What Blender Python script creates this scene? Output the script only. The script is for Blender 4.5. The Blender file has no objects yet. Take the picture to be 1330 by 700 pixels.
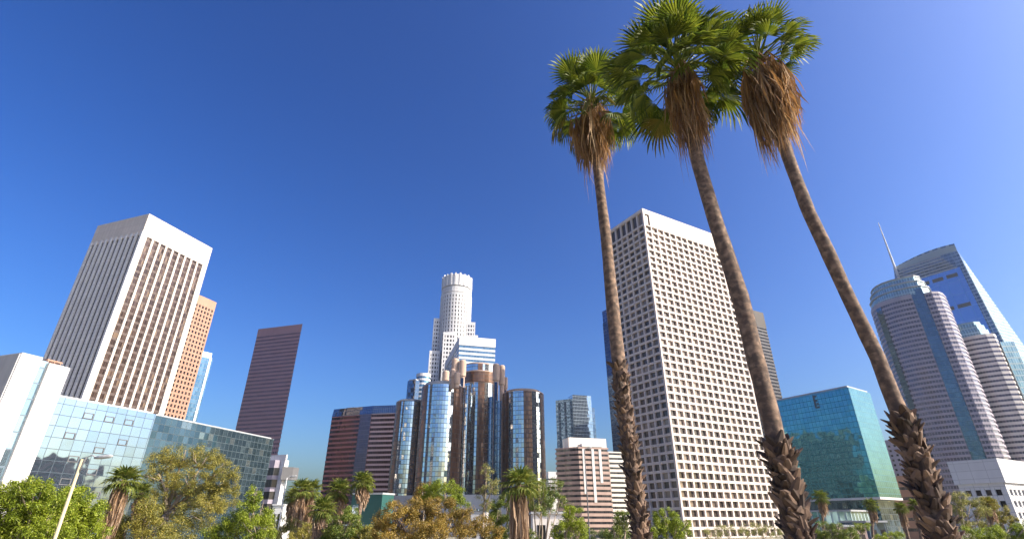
import bpy, math, random
import numpy as np
from mathutils import Vector, Matrix, Quaternion
random.seed(7)
R = math.radians
S = bpy.context.scene
COL = S.collection

# ---------------------------------------------------------------- camera, sky, sun, exposure
F, CX, CY, PITCH, CAMZ = 668.0, 665.0, 350.0, 26.15, 7.0
cp, sp = math.cos(R(PITCH)), math.sin(R(PITCH))
cam_d = bpy.data.cameras.new('camera'); cam = bpy.data.objects.new('camera', cam_d); COL.objects.link(cam)
cam.location = (0, 0, CAMZ); cam.rotation_euler = (R(90 + PITCH), 0, 0)
cam_d.sensor_width = 36; cam_d.lens = 36 * F / 1330; cam_d.clip_start = .1; cam_d.clip_end = 12000
S.camera = cam

SUN_AZ, SUN_EL = 107.0, 35.0          # azimuth clockwise from the view direction
W = bpy.data.worlds.new('World'); S.world = W; W.use_nodes = True
wn = W.node_tree; wn.nodes.clear()
sky = wn.nodes.new('ShaderNodeTexSky'); sky.sky_type = 'NISHITA'; sky.sun_disc = False
sky.sun_elevation = R(SUN_EL); sky.sun_rotation = R(SUN_AZ)
sky.air_density = 1.1; sky.dust_density = 3.6; sky.ozone_density = 4.4; sky.altitude = 50
bg = wn.nodes.new('ShaderNodeBackground'); bg.inputs[1].default_value = .073
wo = wn.nodes.new('ShaderNodeOutputWorld')
hs = wn.nodes.new('ShaderNodeHueSaturation'); hs.inputs['Saturation'].default_value = 1.25; hs.inputs['Hue'].default_value = .509
wn.links.new(sky.outputs[0], hs.inputs['Color']); gam = wn.nodes.new('ShaderNodeGamma'); gam.inputs[1].default_value = 1.36
wn.links.new(hs.outputs[0], gam.inputs[0]); wn.links.new(gam.outputs[0], bg.inputs[0]); wn.links.new(bg.outputs[0], wo.inputs[0])
sd = bpy.data.lights.new('sun', 'SUN'); sd.energy = 4.7; sd.angle = R(.5); sd.color = (1, .90, .76)
so = bpy.data.objects.new('sun', sd); COL.objects.link(so)
sdir = Vector((math.sin(R(SUN_AZ)) * math.cos(R(SUN_EL)), math.cos(R(SUN_AZ)) * math.cos(R(SUN_EL)), math.sin(R(SUN_EL))))
so.rotation_euler = sdir.to_track_quat('Z', 'Y').to_euler(); so.location = sdir * 200
S.view_settings.view_transform = 'Standard'; S.view_settings.look = 'None'
S.view_settings.exposure = .8; S.view_settings.gamma = 1; S.view_settings.use_curve_mapping = False
S.cycles.max_bounces = 6; S.cycles.glossy_bounces = 4; S.cycles.transparent_max_bounces = 6

# ---------------------------------------------------------------- survey helpers: bearings from the camera station to real points
def ray(px, py):
    x = (px - CX) / F; y = (CY - py) / F
    return Vector((x, cp - y * sp, sp + y * cp))
def at_Y(px, py, Y):
    r = ray(px, py); t = Y / r.y; return Vector((r.x * t, Y, CAMZ + r.z * t))
def at_D(px, py, D):
    r = ray(px, py); t = D / math.hypot(r.x, r.y); return Vector((r.x * t, r.y * t, CAMZ + r.z * t))
def at_z(px, py, z):
    r = ray(px, py); t = (z - CAMZ) / r.z; return Vector((r.x * t, r.y * t, z))
def depth_of(p): return p[1] * cp + (p[2] - CAMZ) * sp
def proj(p):
    zc = depth_of(p); return (CX + F * p[0] / zc, CY - F * (-p[1] * sp + (p[2] - CAMZ) * cp) / zc)
def azv(a): return Vector((math.sin(R(a)), math.cos(R(a)), 0))
def solve_len(C, u, px, z):
    k = (px - CX) / F
    return (k * (C.y * cp + (z - CAMZ) * sp) - C.x) / (u.x - k * u.y * cp)
UP = Vector((0, 0, 1))

# ---------------------------------------------------------------- mesh builder
class MB:
    def __init__(s): s.v = []; s.f = []; s.uv = []
    def quad(s, a, b, c, d, uv=None):
        i = len(s.v); s.v += [Vector(a), Vector(b), Vector(c), Vector(d)]; s.f.append((i, i + 1, i + 2, i + 3))
        s.uv.append(uv or [(0, 0), (1, 0), (1, 1), (0, 1)])
    def tri(s, a, b, c):
        i = len(s.v); s.v += [Vector(a), Vector(b), Vector(c)]; s.f.append((i, i + 1, i + 2)); s.uv.append([(0, 0), (1, 0), (.5, 1)])
    def ngon(s, pts):
        i = len(s.v); s.v += [Vector(p) for p in pts]; s.f.append(tuple(range(i, i + len(pts)))); s.uv.append([(p[0], p[1]) for p in pts])
    def prism(s, poly, z0, z1, top=True, bottom=True, poly2=None):
        q = poly2 or poly; n = len(poly); acc = 0
        for i in range(n):
            a, b = poly[i], poly[(i + 1) % n]; c, d = q[(i + 1) % n], q[i]
            w = math.hypot(b[0] - a[0], b[1] - a[1])
            s.quad((a[0], a[1], z0), (b[0], b[1], z0), (c[0], c[1], z1), (d[0], d[1], z1), [(acc, z0), (acc + w, z0), (acc + w, z1), (acc, z1)]); acc += w
        if top: s.ngon([(p[0], p[1], z1) for p in q])
        if bottom: s.ngon([(p[0], p[1], z0) for p in reversed(poly)])
    def box(s, o, u, n, w, d, z0, z1):
        # a box from plan point o, w along u, d outwards along n
        o = Vector((o[0], o[1], 0)); a = o; b = o + u * w; c = b + n * d; e = o + n * d
        pl = [a, b, c, e]
        if (b - a).cross(c - b).z < 0: pl.reverse()
        s.prism(pl, z0, z1)
    def tube(s, pts, rad, n=8, cap=True):
        pts = [Vector(p) for p in pts]; rings = []; ref = None
        for i, p in enumerate(pts):
            t = (pts[min(i + 1, len(pts) - 1)] - pts[max(i - 1, 0)]).normalized()
            if ref is None: ref = t.orthogonal().normalized()
            ref = (ref - t * ref.dot(t)).normalized(); b = t.cross(ref)
            r = rad[i] if isinstance(rad, (list, tuple)) else rad
            rings.append([p + (ref * math.cos(2 * math.pi * k / n) + b * math.sin(2 * math.pi * k / n)) * r for k in range(n)])
        base = len(s.v)
        for rg in rings: s.v += rg
        L = 0
        for i in range(len(rings) - 1):
            dl = (pts[i + 1] - pts[i]).length
            for k in range(n):
                k2 = (k + 1) % n
                s.f.append((base + i * n + k, base + i * n + k2, base + (i + 1) * n + k2, base + (i + 1) * n + k))
                s.uv.append([(k / n, L), ((k + 1) / n, L), ((k + 1) / n, L + dl), (k / n, L + dl)])
            L += dl
        if cap:
            s.f.append(tuple(base + k for k in reversed(range(n)))); s.uv.append([(0, 0)] * n)
            s.f.append(tuple(base + (len(rings) - 1) * n + k for k in range(n))); s.uv.append([(0, 0)] * n)
    def lathe(s, c, prof, n=24, a0=0, a1=360):
        c = Vector(c); full = abs(a1 - a0) >= 360
        for i in range(len(prof) - 1):
            (r0, z0), (r1, z1) = prof[i], prof[i + 1]
            for k in range(n):
                t0 = R(a0 + (a1 - a0) * k / n); t1 = R(a0 + (a1 - a0) * (k + 1) / n)
                P = lambda r, t, z: (c.x + r * math.cos(t), c.y + r * math.sin(t), c.z + z)
                s.quad(P(r0, t0, z0), P(r0, t1, z0), P(r1, t1, z1), P(r1, t0, z1), [(r0 * t0, z0), (r0 * t1, z0), (r0 * t1, z1), (r0 * t0, z1)])
    def mesh(s, name, off, mat, smooth=False):
        me = bpy.data.meshes.new(name)
        me.from_pydata([v - off for v in s.v], [], s.f)
        ul = me.uv_layers.new(name='UVMap'); k = 0; buf = []
        for u in s.uv:
            for a in u: buf += [a[0], a[1]]
        ul.data.foreach_set('uv', buf)
        if smooth: me.polygons.foreach_set('use_smooth', [True] * len(me.polygons))
        if mat: me.materials.append(mat)
        me.update(); return me

ORG = {}
def tag(o, label, cat, group=None):
    o['label'] = label; o['category'] = cat
    if group: o['group'] = group
def thing(name, label, cat, loc, group=None):
    o = bpy.data.objects.new(name, None); COL.objects.link(o); o.location = loc; o.empty_display_size = 1
    tag(o, label, cat, group); ORG[o.name] = Vector(loc); return o
def part(name, mb, mat, parent, smooth=False, label=None, stuff=False):
    off = ORG[parent.name]
    o = bpy.data.objects.new(name, mb.mesh(name, off, mat, smooth)); COL.objects.link(o); o.parent = parent
    ORG[o.name] = off
    if label: o['label'] = label
    if stuff: o['kind'] = 'stuff'
    return o
def structure(name, mb, mat):
    o = bpy.data.objects.new(name, mb.mesh(name, Vector((0, 0, 0)), mat)); COL.objects.link(o); o['kind'] = 'structure'; return o

# ---------------------------------------------------------------- materials
def newmat(name):
    m = bpy.data.materials.new(name); m.use_nodes = True; nt = m.node_tree; nt.nodes.clear()
    out = nt.nodes.new('ShaderNodeOutputMaterial'); p = nt.nodes.new('ShaderNodeBsdfPrincipled'); nt.links.new(p.outputs[0], out.inputs[0])
    return m, nt, p, out
def math_n(nt, op, a, b=None):
    n = nt.nodes.new('ShaderNodeMath'); n.operation = op
    for i, x in enumerate((a, b)):
        if x is None: continue
        if isinstance(x, (int, float)): n.inputs[i].default_value = x
        else: nt.links.new(x, n.inputs[i])
    return n.outputs[0]
def mixc(nt, fac, a, b):
    n = nt.nodes.new('ShaderNodeMix'); n.data_type = 'RGBA'
    if isinstance(fac, (int, float)): n.inputs[0].default_value = fac
    else: nt.links.new(fac, n.inputs[0])
    for i, x in ((6, a), (7, b)):
        if isinstance(x, (tuple, list)): n.inputs[i].default_value = (*x[:3], 1)
        else: nt.links.new(x, n.inputs[i])
    return n.outputs[2]
def noise(nt, scale, detail=3, coord=None):
    t = nt.nodes.new('ShaderNodeTexNoise'); t.inputs['Scale'].default_value = scale; t.inputs['Detail'].default_value = detail
    if coord is None:
        c = nt.nodes.new('ShaderNodeTexCoord'); coord = c.outputs['Object']
    nt.links.new(coord, t.inputs['Vector']); return t.outputs['Fac']
def stone(name, c, rough=.8, var=.12, scale=.15, streak=True, seam=None):
    m, nt, p, out = newmat(name)
    c2 = tuple(x * (1 - var) for x in c); c3 = tuple(min(1, x * (1 + var * .5)) for x in c)
    tc = nt.nodes.new('ShaderNodeTexCoord'); mp = nt.nodes.new('ShaderNodeMapping'); mp.inputs['Scale'].default_value = (1, 1, .12)
    nt.links.new(tc.outputs['Object'], mp.inputs[0])
    f1 = noise(nt, scale * 4, 5, mp.outputs[0] if streak else None); f2 = noise(nt, scale, 4)
    f = math_n(nt, 'ADD', math_n(nt, 'MULTIPLY', f1, .5), math_n(nt, 'MULTIPLY', f2, .5))
    rp = nt.nodes.new('ShaderNodeMapRange'); rp.inputs[1].default_value = .35; rp.inputs[2].default_value = .65; nt.links.new(f, rp.inputs[0])
    col = mixc(nt, rp.outputs[0], c2, c3)
    if seam:
        uv = nt.nodes.new('ShaderNodeUVMap'); sx = nt.nodes.new('ShaderNodeSeparateXYZ'); nt.links.new(uv.outputs[0], sx.inputs[0])
        u = math_n(nt, 'DIVIDE', sx.outputs[0], seam[0]); v = math_n(nt, 'DIVIDE', sx.outputs[1], seam[1])
        lm = math_n(nt, 'MAXIMUM', math_n(nt, 'LESS_THAN', math_n(nt, 'FRACT', u), .06 / seam[0]), math_n(nt, 'LESS_THAN', math_n(nt, 'FRACT', v), .06 / seam[1]))
        cx = nt.nodes.new('ShaderNodeCombineXYZ'); nt.links.new(math_n(nt, 'FLOOR', u), cx.inputs[0]); nt.links.new(math_n(nt, 'FLOOR', v), cx.inputs[1])
        wz = nt.nodes.new('ShaderNodeTexWhiteNoise'); nt.links.new(cx.outputs[0], wz.inputs['Vector'])
        col = mixc(nt, math_n(nt, 'MULTIPLY', wz.outputs['Value'], .35), col, tuple(x * .8 for x in c))
        col = mixc(nt, lm, col, tuple(x * .45 for x in c))
    nt.links.new(col, p.inputs['Base Color'])
    p.inputs['Roughness'].default_value = rough; return m
def glass(name, ca, cb, pw, ph, lw=.12, lh=.25, line=(.05, .05, .05), metal=.75, rough=.06, jit=.02, span=0.0, spanc=(.1, .1, .1), odd=0.0, oddc=(.4, .35, .28), wave=.006):
    """coated curtain-wall glass: one pane per pw x ph cell of the UV map, thin frames between, each pane a touch out of plane"""
    m, nt, p, out = newmat(name)
    uv = nt.nodes.new('ShaderNodeUVMap'); sx = nt.nodes.new('ShaderNodeSeparateXYZ'); nt.links.new(uv.outputs[0], sx.inputs[0])
    u = math_n(nt, 'DIVIDE', sx.outputs[0], pw); v = math_n(nt, 'DIVIDE', sx.outputs[1], ph)
    fu = math_n(nt, 'FRACT', u); fv = math_n(nt, 'FRACT', v)
    cx = nt.nodes.new('ShaderNodeCombineXYZ'); nt.links.new(math_n(nt, 'FLOOR', u), cx.inputs[0]); nt.links.new(math_n(nt, 'FLOOR', v), cx.inputs[1])
    wnz = nt.nodes.new('ShaderNodeTexWhiteNoise'); wnz.noise_dimensions = '3D'; nt.links.new(cx.outputs[0], wnz.inputs['Vector'])
    r = wnz.outputs['Value']
    c = mixc(nt, r, ca, cb)
    if odd > 0: c = mixc(nt, math_n(nt, 'LESS_THAN', math_n(nt, 'FRACT', math_n(nt, 'MULTIPLY', r, 37.7)), odd), c, oddc)
    metal_out = None
    if span > 0:
        sm = math_n(nt, 'LESS_THAN', fv, span)
        c = mixc(nt, sm, c, spanc)
    lm = math_n(nt, 'MAXIMUM', math_n(nt, 'LESS_THAN', fu, lw / pw), math_n(nt, 'LESS_THAN', fv, lh / ph))
    c = mixc(nt, lm, c, line)
    nt.links.new(c, p.inputs['Base Color'])
    nt.links.new(math_n(nt, 'MULTIPLY', math_n(nt, 'SUBTRACT', 1.0, lm), metal), p.inputs['Metallic'])
    nt.links.new(math_n(nt, 'ADD', math_n(nt, 'MULTIPLY', lm, .4), rough), p.inputs['Roughness'])
    geo = nt.nodes.new('ShaderNodeNewGeometry')
    a = nt.nodes.new('ShaderNodeVectorMath'); a.operation = 'SUBTRACT'; nt.links.new(wnz.outputs['Color'], a.inputs[0]); a.inputs[1].default_value = (.5, .5, .5)
    b = nt.nodes.new('ShaderNodeVectorMath'); b.operation = 'SCALE'; nt.links.new(a.outputs[0], b.inputs[0]); b.inputs['Scale'].default_value = jit
    d = nt.nodes.new('ShaderNodeVectorMath'); d.operation = 'ADD'; nt.links.new(geo.outputs['Normal'], d.inputs[0]); nt.links.new(b.outputs[0], d.inputs[1])
    # slow bow of the panes
    tn = nt.nodes.new('ShaderNodeTexNoise'); tn.inputs['Scale'].default_value = .35; tn.inputs['Detail'].default_value = 1; nt.links.new(geo.outputs['Position'], tn.inputs['Vector'])
    a2 = nt.nodes.new('ShaderNodeVectorMath'); a2.operation = 'SUBTRACT'; nt.links.new(tn.outputs['Color'], a2.inputs[0]); a2.inputs[1].default_value = (.5, .5, .5)
    b2 = nt.nodes.new('ShaderNodeVectorMath'); b2.operation = 'SCALE'; nt.links.new(a2.outputs[0], b2.inputs[0]); b2.inputs['Scale'].default_value = wave * 4
    d2 = nt.nodes.new('ShaderNodeVectorMath'); d2.operation = 'ADD'; nt.links.new(d.outputs[0], d2.inputs[0]); nt.links.new(b2.outputs[0], d2.inputs[1])
    e = nt.nodes.new('ShaderNodeVectorMath'); e.operation = 'NORMALIZE'; nt.links.new(d2.outputs[0], e.inputs[0])
    nt.links.new(e.outputs[0], p.inputs['Normal'])
    return m
def pane_mat(name, dark, blind, share=.35, metal=.3, rough=.12):
    m, nt, p, out = newmat(name)
    geo = nt.nodes.new('ShaderNodeNewGeometry'); oi = nt.nodes.new('ShaderNodeObjectInfo')
    r = math_n(nt, 'FRACT', math_n(nt, 'ADD', geo.outputs['Random Per Island'], oi.outputs['Random']))
    c = mixc(nt, math_n(nt, 'LESS_THAN', r, share), dark, mixc(nt, math_n(nt, 'FRACT', math_n(nt, 'MULTIPLY', r, 13.3)), dark, blind))
    nt.links.new(c, p.inputs['Base Color']); p.inputs['Roughness'].default_value = rough; p.inputs['Metallic'].default_value = metal; return m
def leaf_mat(name, a, b, c=None, trans=.35, scale=.5, rough=.55):
    m, nt, p, out = newmat(name)
    geo = nt.nodes.new('ShaderNodeNewGeometry')
    n1 = noise(nt, scale, 2)
    rp = nt.nodes.new('ShaderNodeMapRange'); rp.inputs[1].default_value = .38; rp.inputs[2].default_value = .62; nt.links.new(n1, rp.inputs[0])
    f = math_n(nt, 'ADD', math_n(nt, 'MULTIPLY', rp.outputs[0], .55), math_n(nt, 'MULTIPLY', geo.outputs['Random Per Island'], .45))
    col = mixc(nt, f, a, b)
    if c: col = mixc(nt, math_n(nt, 'GREATER_THAN', geo.outputs['Random Per Island'], .86), col, c)
    nt.links.new(col, p.inputs['Base Color']); p.inputs['Roughness'].default_value = rough
    tr = nt.nodes.new('ShaderNodeBsdfTranslucent'); nt.links.new(col, tr.inputs[0])
    mx = nt.nodes.new('ShaderNodeMixShader'); mx.inputs[0].default_value = trans
    nt.links.new(p.outputs[0], mx.inputs[1]); nt.links.new(tr.outputs[0], mx.inputs[2]); nt.links.new(mx.outputs[0], out.inputs[0])
    return m

M = {}
M['white'] = stone('white_panel', (.645, .64, .635), .7, .08, seam=(3.0, 1.8))
M['travertine'] = stone('travertine', (.60, .53, .46), .75, .14, seam=(2.4, 3.6))
M['pier'] = stone('pale_pier', (.62, .55, .50), .75, .1)
M['cream_conc'] = stone('cream_concrete', (.72, .66, .60), .8, .12)
M['tan'] = stone('tan_concrete', (.52, .38, .29), .8, .15)
M['salmon'] = stone('salmon_granite', (.36, .205, .14), .7, .12)
M['brown_gran'] = stone('brown_granite', (.28, .165, .18), .5, .12)
M['brick'] = stone('red_granite', (.32, .125, .11), .6, .15)
M['grey'] = stone('grey_concrete', (.42, .42, .42), .85, .15)
M['darkgrey'] = stone('dark_concrete', (.12, .12, .125), .85, .15)
M['mauve'] = stone('mauve_granite', (.35, .31, .36), .5, .1)
M['creamband'] = stone('cream_granite', (.62, .57, .54), .6, .1)
M['pinkband'] = stone('pink_stone', (.40, .285, .245), .7, .12)
M['metal'] = stone('grey_metal', (.35, .36, .37), .4, .1)
M['green_panel'] = stone('green_panel', (.008, .075, .065), .5, .15)
M['window'] = pane_mat('office_window', (.062, .050, .043), (.30, .24, .19), .5, .15, .16)
M['window_dark'] = pane_mat('dark_window', (.02, .022, .028), (.10, .085, .075), .5, .4, .1)
M['blueglass'] = pane_mat('blue_window', (.10, .14, .20), (.22, .27, .34), .4, .5, .1)
M['band'] = glass('band_glass', (.03, .032, .04), (.10, .095, .095), 1.6, 4, .12, .01, (.05, .05, .05), .5, .1, .02)
M['band_mauve'] = glass('mauve_band_glass', (.055, .06, .09), (.15, .14, .19), 2.2, 4, .4, .01, (.32, .27, .30), .5, .1, .02)
M['band_blue'] = glass('blue_band_glass', (.10, .22, .30), (.2, .36, .45), 3, 4, .1, .01, (.3, .35, .4), .7, .08, .02)
M['band_red'] = glass('red_band_glass', (.025, .018, .022), (.07, .045, .05), 1.5, 4, .2, .01, (.12, .06, .055), .5, .08, .03)
M['strip'] = glass('bronze_strip_glass', (.04, .026, .022), (.12, .08, .065), 1.2, 3.6, .1, 1.2, (.085, .06, .052), .35, .15, .02, odd=.10, oddc=(.24, .17, .12))
M['shaded_strip'] = glass('shaded_strip_glass', (.03, .022, .022), (.07, .055, .05), 1.2, 3.6, .1, 1.0, (.06, .045, .042), .2, .2, .02)  # darker copy of the bronze strip glass; left face's shade put into its colour
M['mirror'] = glass('silver_mirror_glass', (.25, .345, .46), (.31, .41, .52), 2.4, 2.4, .12, .12, (.04, .06, .08), .92, .03, .012)
M['tealmirror'] = glass('teal_mirror_glass', (.07, .12, .15), (.16, .24, .28), 1.7, 1.9, .12, .14, (.05, .07, .08), .85, .05, .022, odd=.06, oddc=(.30, .36, .36))  # on the left wing, this dark tint stands in for a reflected building
M['bluestrip'] = glass('blue_strip_glass', (.28, .42, .52), (.40, .55, .64), 1.5, 3.4, .1, .3, (.12, .16, .2), .85, .04, .03)
M['bona'] = glass('hotel_mirror_glass', (.62, .67, .67), (.78, .81, .80), 1.9, 3.0, .14, .3, (.10, .12, .13), .92, .04, .05)
M['bronze'] = glass('bronze_glass', (.17, .09, .055), (.30, .165, .10), 1.5, 3.0, .25, .5, (.07, .045, .033), .45, .2, .06)
M['teal'] = glass('teal_glass', (.085, .25, .29), (.12, .31, .34), 1.5, 2.0, .1, .16, (.05, .17, .19), .9, .03, .007, wave=.010)
M['crown_teal'] = glass('pale_teal_glass', (.18, .30, .32), (.30, .44, .45), 2.2, 5.5, .5, 1.1, (.34, .44, .45), .7, .08, .03)
M['stripe_teal'] = glass('blue_teal_glass', (.09, .17, .22), (.15, .25, .31), 1.6, 3.9, .12, .3, (.10, .16, .2), .8, .06, .02)
M['sail'] = glass('sky_blue_glass', (.36, .50, .64), (.40, .54, .67), 12, 16, .2, .2, (.2, .33, .45), .9, .03, .004)
M['lattice'] = glass('lattice_glass', (.12, .20, .24), (.32, .40, .42), 5, 4.2, .35, .8, (.30, .36, .38), .7, .1, .05)
M['navy'] = glass('navy_glass', (.025, .045, .085), (.05, .08, .13), 1.6, 3.8, .12, .4, (.03, .04, .06), .8, .05, .02)
M['navyglass2'] = glass('steel_blue_glass', (.13, .19, .26), (.19, .26, .34), 1.8, 3.8, .15, .3, (.08, .11, .15), .85, .05, .02)
M['paleglass'] = glass('pale_blue_glass', (.36, .46, .54), (.44, .54, .62), 1.8, 3.8, .15, .35, (.30, .37, .43), .85, .06, .015)
M['bluetower'] = glass('cobalt_glass', (.03, .08, .15), (.07, .14, .23), 2, 4, .12, .35, (.08, .12, .18), .9, .04, .03)

# ---------------------------------------------------------------- building helpers
def ccw(poly):
    a = sum(poly[i][0] * poly[(i + 1) % len(poly)][1] - poly[(i + 1) % len(poly)][0] * poly[i][1] for i in range(len(poly)))
    return poly if a > 0 else list(reversed(poly))
def V2(p): return Vector((p[0], p[1], 0))
def inset(poly, d):
    n = len(poly); out = []
    for i in range(n):
        a, b, c = V2(poly[i - 1]), V2(poly[i]), V2(poly[(i + 1) % n])
        e1 = (b - a).normalized(); e2 = (c - b).normalized()
        n1 = Vector((-e1.y, e1.x, 0)); n2 = Vector((-e2.y, e2.x, 0))
        m = n1 + n2
        if m.length < 1e-5: m = n1
        m.normalize(); out.append(b + m * (d / max(.3, m.dot(n1))))
    return out
def edges_facing(poly, tol=-.1):
    """edges of a ccw plan that can be seen from around the camera"""
    res = []
    for i in range(len(poly)):
        a, b = V2(poly[i]), V2(poly[(i + 1) % len(poly)])
        e = (b - a); w = e.length; e.normalize(); nrm = Vector((e.y, -e.x, 0))
        if nrm.dot((-(a + b) / 2).normalized()) > tol: res.append((a, e, nrm, w))
    return res
class Plan: pass
def corner_plan(cpx, cpy, D, azr, rpx, lpx, azl=None):
    b = Plan(); C = at_D(cpx, cpy, D); b.z = C.z; b.C = V2(C); azl = azr - 90 if azl is None else azl
    b.ur, b.ul = azv(azr), azv(azl)
    b.Lr = solve_len(C, b.ur, rpx, C.z) if rpx is not None else 30
    b.Ll = solve_len(C, b.ul, lpx, C.z) if lpx is not None else 30
    b.nr, b.nl = azv(azr + 90), azv(azl - 90)
    b.poly = ccw([b.C, b.C + b.ur * b.Lr, b.C + b.ur * b.Lr + b.ul * b.Ll, b.C + b.ul * b.Ll]); return b
def centre(poly): return sum((V2(p) for p in poly), Vector()) / len(poly)
def split_parts(name, quads, mat, parent, limit=100, subname=None):
    """window panes: the largest in view as parts of their own, the rest as one part"""
    def size(q):
        p = [proj(v) for v in q]
        return abs(sum(p[i][0] * p[(i + 1) % 4][1] - p[(i + 1) % 4][0] * p[i][1] for i in range(4)))
    def inview(q):
        x, y = proj(q[0]); return -10 < x < 1340 and y < 690
    quads = sorted(quads, key=lambda q: -(size(q) if inview(q) else 0))
    for q in quads[:limit]:
        mb = MB(); mb.quad(*q); part(name, mb, mat, parent)
    rest = quads[limit:]
    if rest:
        mb = MB()
        for q in rest: mb.quad(*q)
        part(name, mb, mat, parent, stuff=True)
def grid_facade(wall, panes, a, e, nrm, w, z0, z1, nc, nr, pier, spand, dep, corner=None, cut=None):
    """piers and spandrels standing dep proud of recessed panes; a is on the outer wall line"""
    corner = pier if corner is None else corner
    inner = a - nrm * dep
    bay = (w - 2 * corner + pier) / nc
    fh = (z1 - z0) / nr
    for i in range(nc + 1):
        x = corner - pier + i * bay; ww = pier
        if i == 0: x, ww = .004, corner - .004
        if i == nc: x, ww = corner - pier + i * bay, corner - .004
        wall.box(inner + e * x, e, nrm, ww, dep, z0, z1)
    for j in range(nr + 1):
        zz = z0 + j * fh - (0 if j else 0); hh = spand / 2 if j in (0, nr) else spand
        zb = z0 if j == 0 else (z1 - hh if j == nr else zz - spand / 2)
        for i in range(nc):
            x = corner - pier + i * bay + (pier if i else pier); x0 = (corner if i == 0 else corner - pier + i * bay + pier); x1 = corner - pier + (i + 1) * bay
            wall.box(inner + e * x0, e, nrm, x1 - x0, dep - .06, zb, zb + hh)
    for j in range(nr):
        for i in range(nc):
            x0 = (corner if i == 0 else corner - pier + i * bay + pier); x1 = corner - pier + (i + 1) * bay
            za = z0 + j * fh + spand / 2; zb = z0 + (j + 1) * fh - spand / 2
            o = inner + nrm * .03
            p = [o + e * x0, o + e * x1]
            panes.append((p[0] + UP * za, p[1] + UP * za, p[1] + UP * zb, p[0] + UP * zb))
def band_tower(root, poly, z0, z1, fh, wallf, wallmat, bandmat, dep=.25, cap=3, piers=0, pierw=.6, limit=60, roofmat=None, tol=-.1, bandname='window_band', wallname='wall'):
    """wall rings and one ring of glass per floor"""
    poly = ccw(poly); core = inset(poly, dep)
    wall = MB(); n = max(1, int((z1 - cap - z0) / fh)); fh = (z1 - cap - z0) / n
    faces = edges_facing(poly, tol)
    for j in range(n):
        wall.prism(poly, z0 + j * fh, z0 + j * fh + wallf * fh)
    wall.prism(poly, z1 - cap, z1)
    if piers:
        for a, e, nrm, w in faces:
            k = max(1, round(w / piers)); 
            for i in range(k + 1):
                x = min(max(i * w / k - pierw / 2, .01), w - pierw - .01)
                for j in range(n):
                    wall.box(a + e * x - nrm * (dep + .05), e, nrm, pierw, dep + .02, z0 + j * fh + wallf * fh - .01, z0 + (j + 1) * fh + .01)
    part(wallname, wall, wallmat, root)
    rest = MB(); nrest = 0
    for j in range(n - 1, -1, -1):
        mb = MB() if n - 1 - j < limit else rest
        mb.prism(core, z0 + j * fh + wallf * fh - .02, z0 + (j + 1) * fh + .02, False, False)
        if mb is not rest: part(bandname, mb, bandmat, root)
        else: nrest += 1
    if nrest: part(bandname, rest, bandmat, root, stuff=nrest > 1)
def circle(c, r, n, ph=0): return [Vector((c[0] + r * math.cos(2 * math.pi * (i + ph) / n), c[1] + r * math.sin(2 * math.pi * (i + ph) / n), 0)) for i in range(n)]
def ring_plan(pxl, pxr, py, D):
    """centre, radius and top of a round tower from its left and right edge bearings"""
    A = at_D((pxl + pxr) / 2, py, D)
    a, b = at_D(pxl, py, D), at_D(pxr, py, D)
    h = math.acos(max(-1, min(1, V2(a).normalized().dot(V2(b).normalized())))) / 2
    r = D * math.sin(h) / (1 - math.sin(h)) if h < .5 else 1
    c = V2(A).normalized() * (D + r); return Vector((c.x, c.y, 0)), r, A.z

# ================================================================= SETTING
gm, nt, p, out = newmat('dry_grass_ground')
nt.links.new(mixc(nt, noise(nt, .2, 6), (.17, .16, .10), (.27, .24, .17)), p.inputs['Base Color']); p.inputs['Roughness'].default_value = .95
g = MB(); g.ngon([(7000 * math.cos(2 * math.pi * i / 48), 7000 * math.sin(2 * math.pi * i / 48), 0) for i in range(48)])
structure('ground', g, gm)
am, nt, p, out = newmat('asphalt')
nt.links.new(mixc(nt, noise(nt, 1.5, 6), (.04, .04, .042), (.065, .065, .065)), p.inputs['Base Color']); p.inputs['Roughness'].default_value = .9
rd = MB(); rd.quad((-260, 92, .004), (420, 92, .004), (420, 110, .004), (-260, 110, .004)); structure('road', rd, am)
pv = MB()
for y in (88.5, 110): pv.prism([Vector((-260, y, 0)), Vector((420, y, 0)), Vector((420, y + 3.5, 0)), Vector((-260, y + 3.5, 0))], 0, .13)
structure('pavement', pv, M['grey'])
mk = MB()
for i in range(110): mk.quad((-250 + i * 6, 100.9, .008), (-247 + i * 6, 100.9, .008), (-247 + i * 6, 101.1, .008), (-250 + i * 6, 101.1, .008))
structure('road_markings', mk, M['white'])

hz = MB(); hz.prism([Vector((-560, -60, 0)), Vector((900, -60, 0)), Vector((900, 1000, 0)), Vector((-560, 1000, 0))], -1, 330)
hm = bpy.data.materials.new('haze_air'); hm.use_nodes = True; hm.node_tree.nodes.clear()
ho = hm.node_tree.nodes.new('ShaderNodeOutputMaterial'); hv = hm.node_tree.nodes.new('ShaderNodeVolumePrincipled'); hv.inputs['Color'].default_value = (.80, .88, 1, 1)
hv.inputs['Density'].default_value = .00005; hv.inputs['Anisotropy'].default_value = .3; hm.node_tree.links.new(hv.outputs[0], ho.inputs['Volume'])
hob = bpy.data.objects.new('haze', hz.mesh('haze', Vector(), hm)); COL.objects.link(hob); hob['kind'] = 'stuff'
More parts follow.
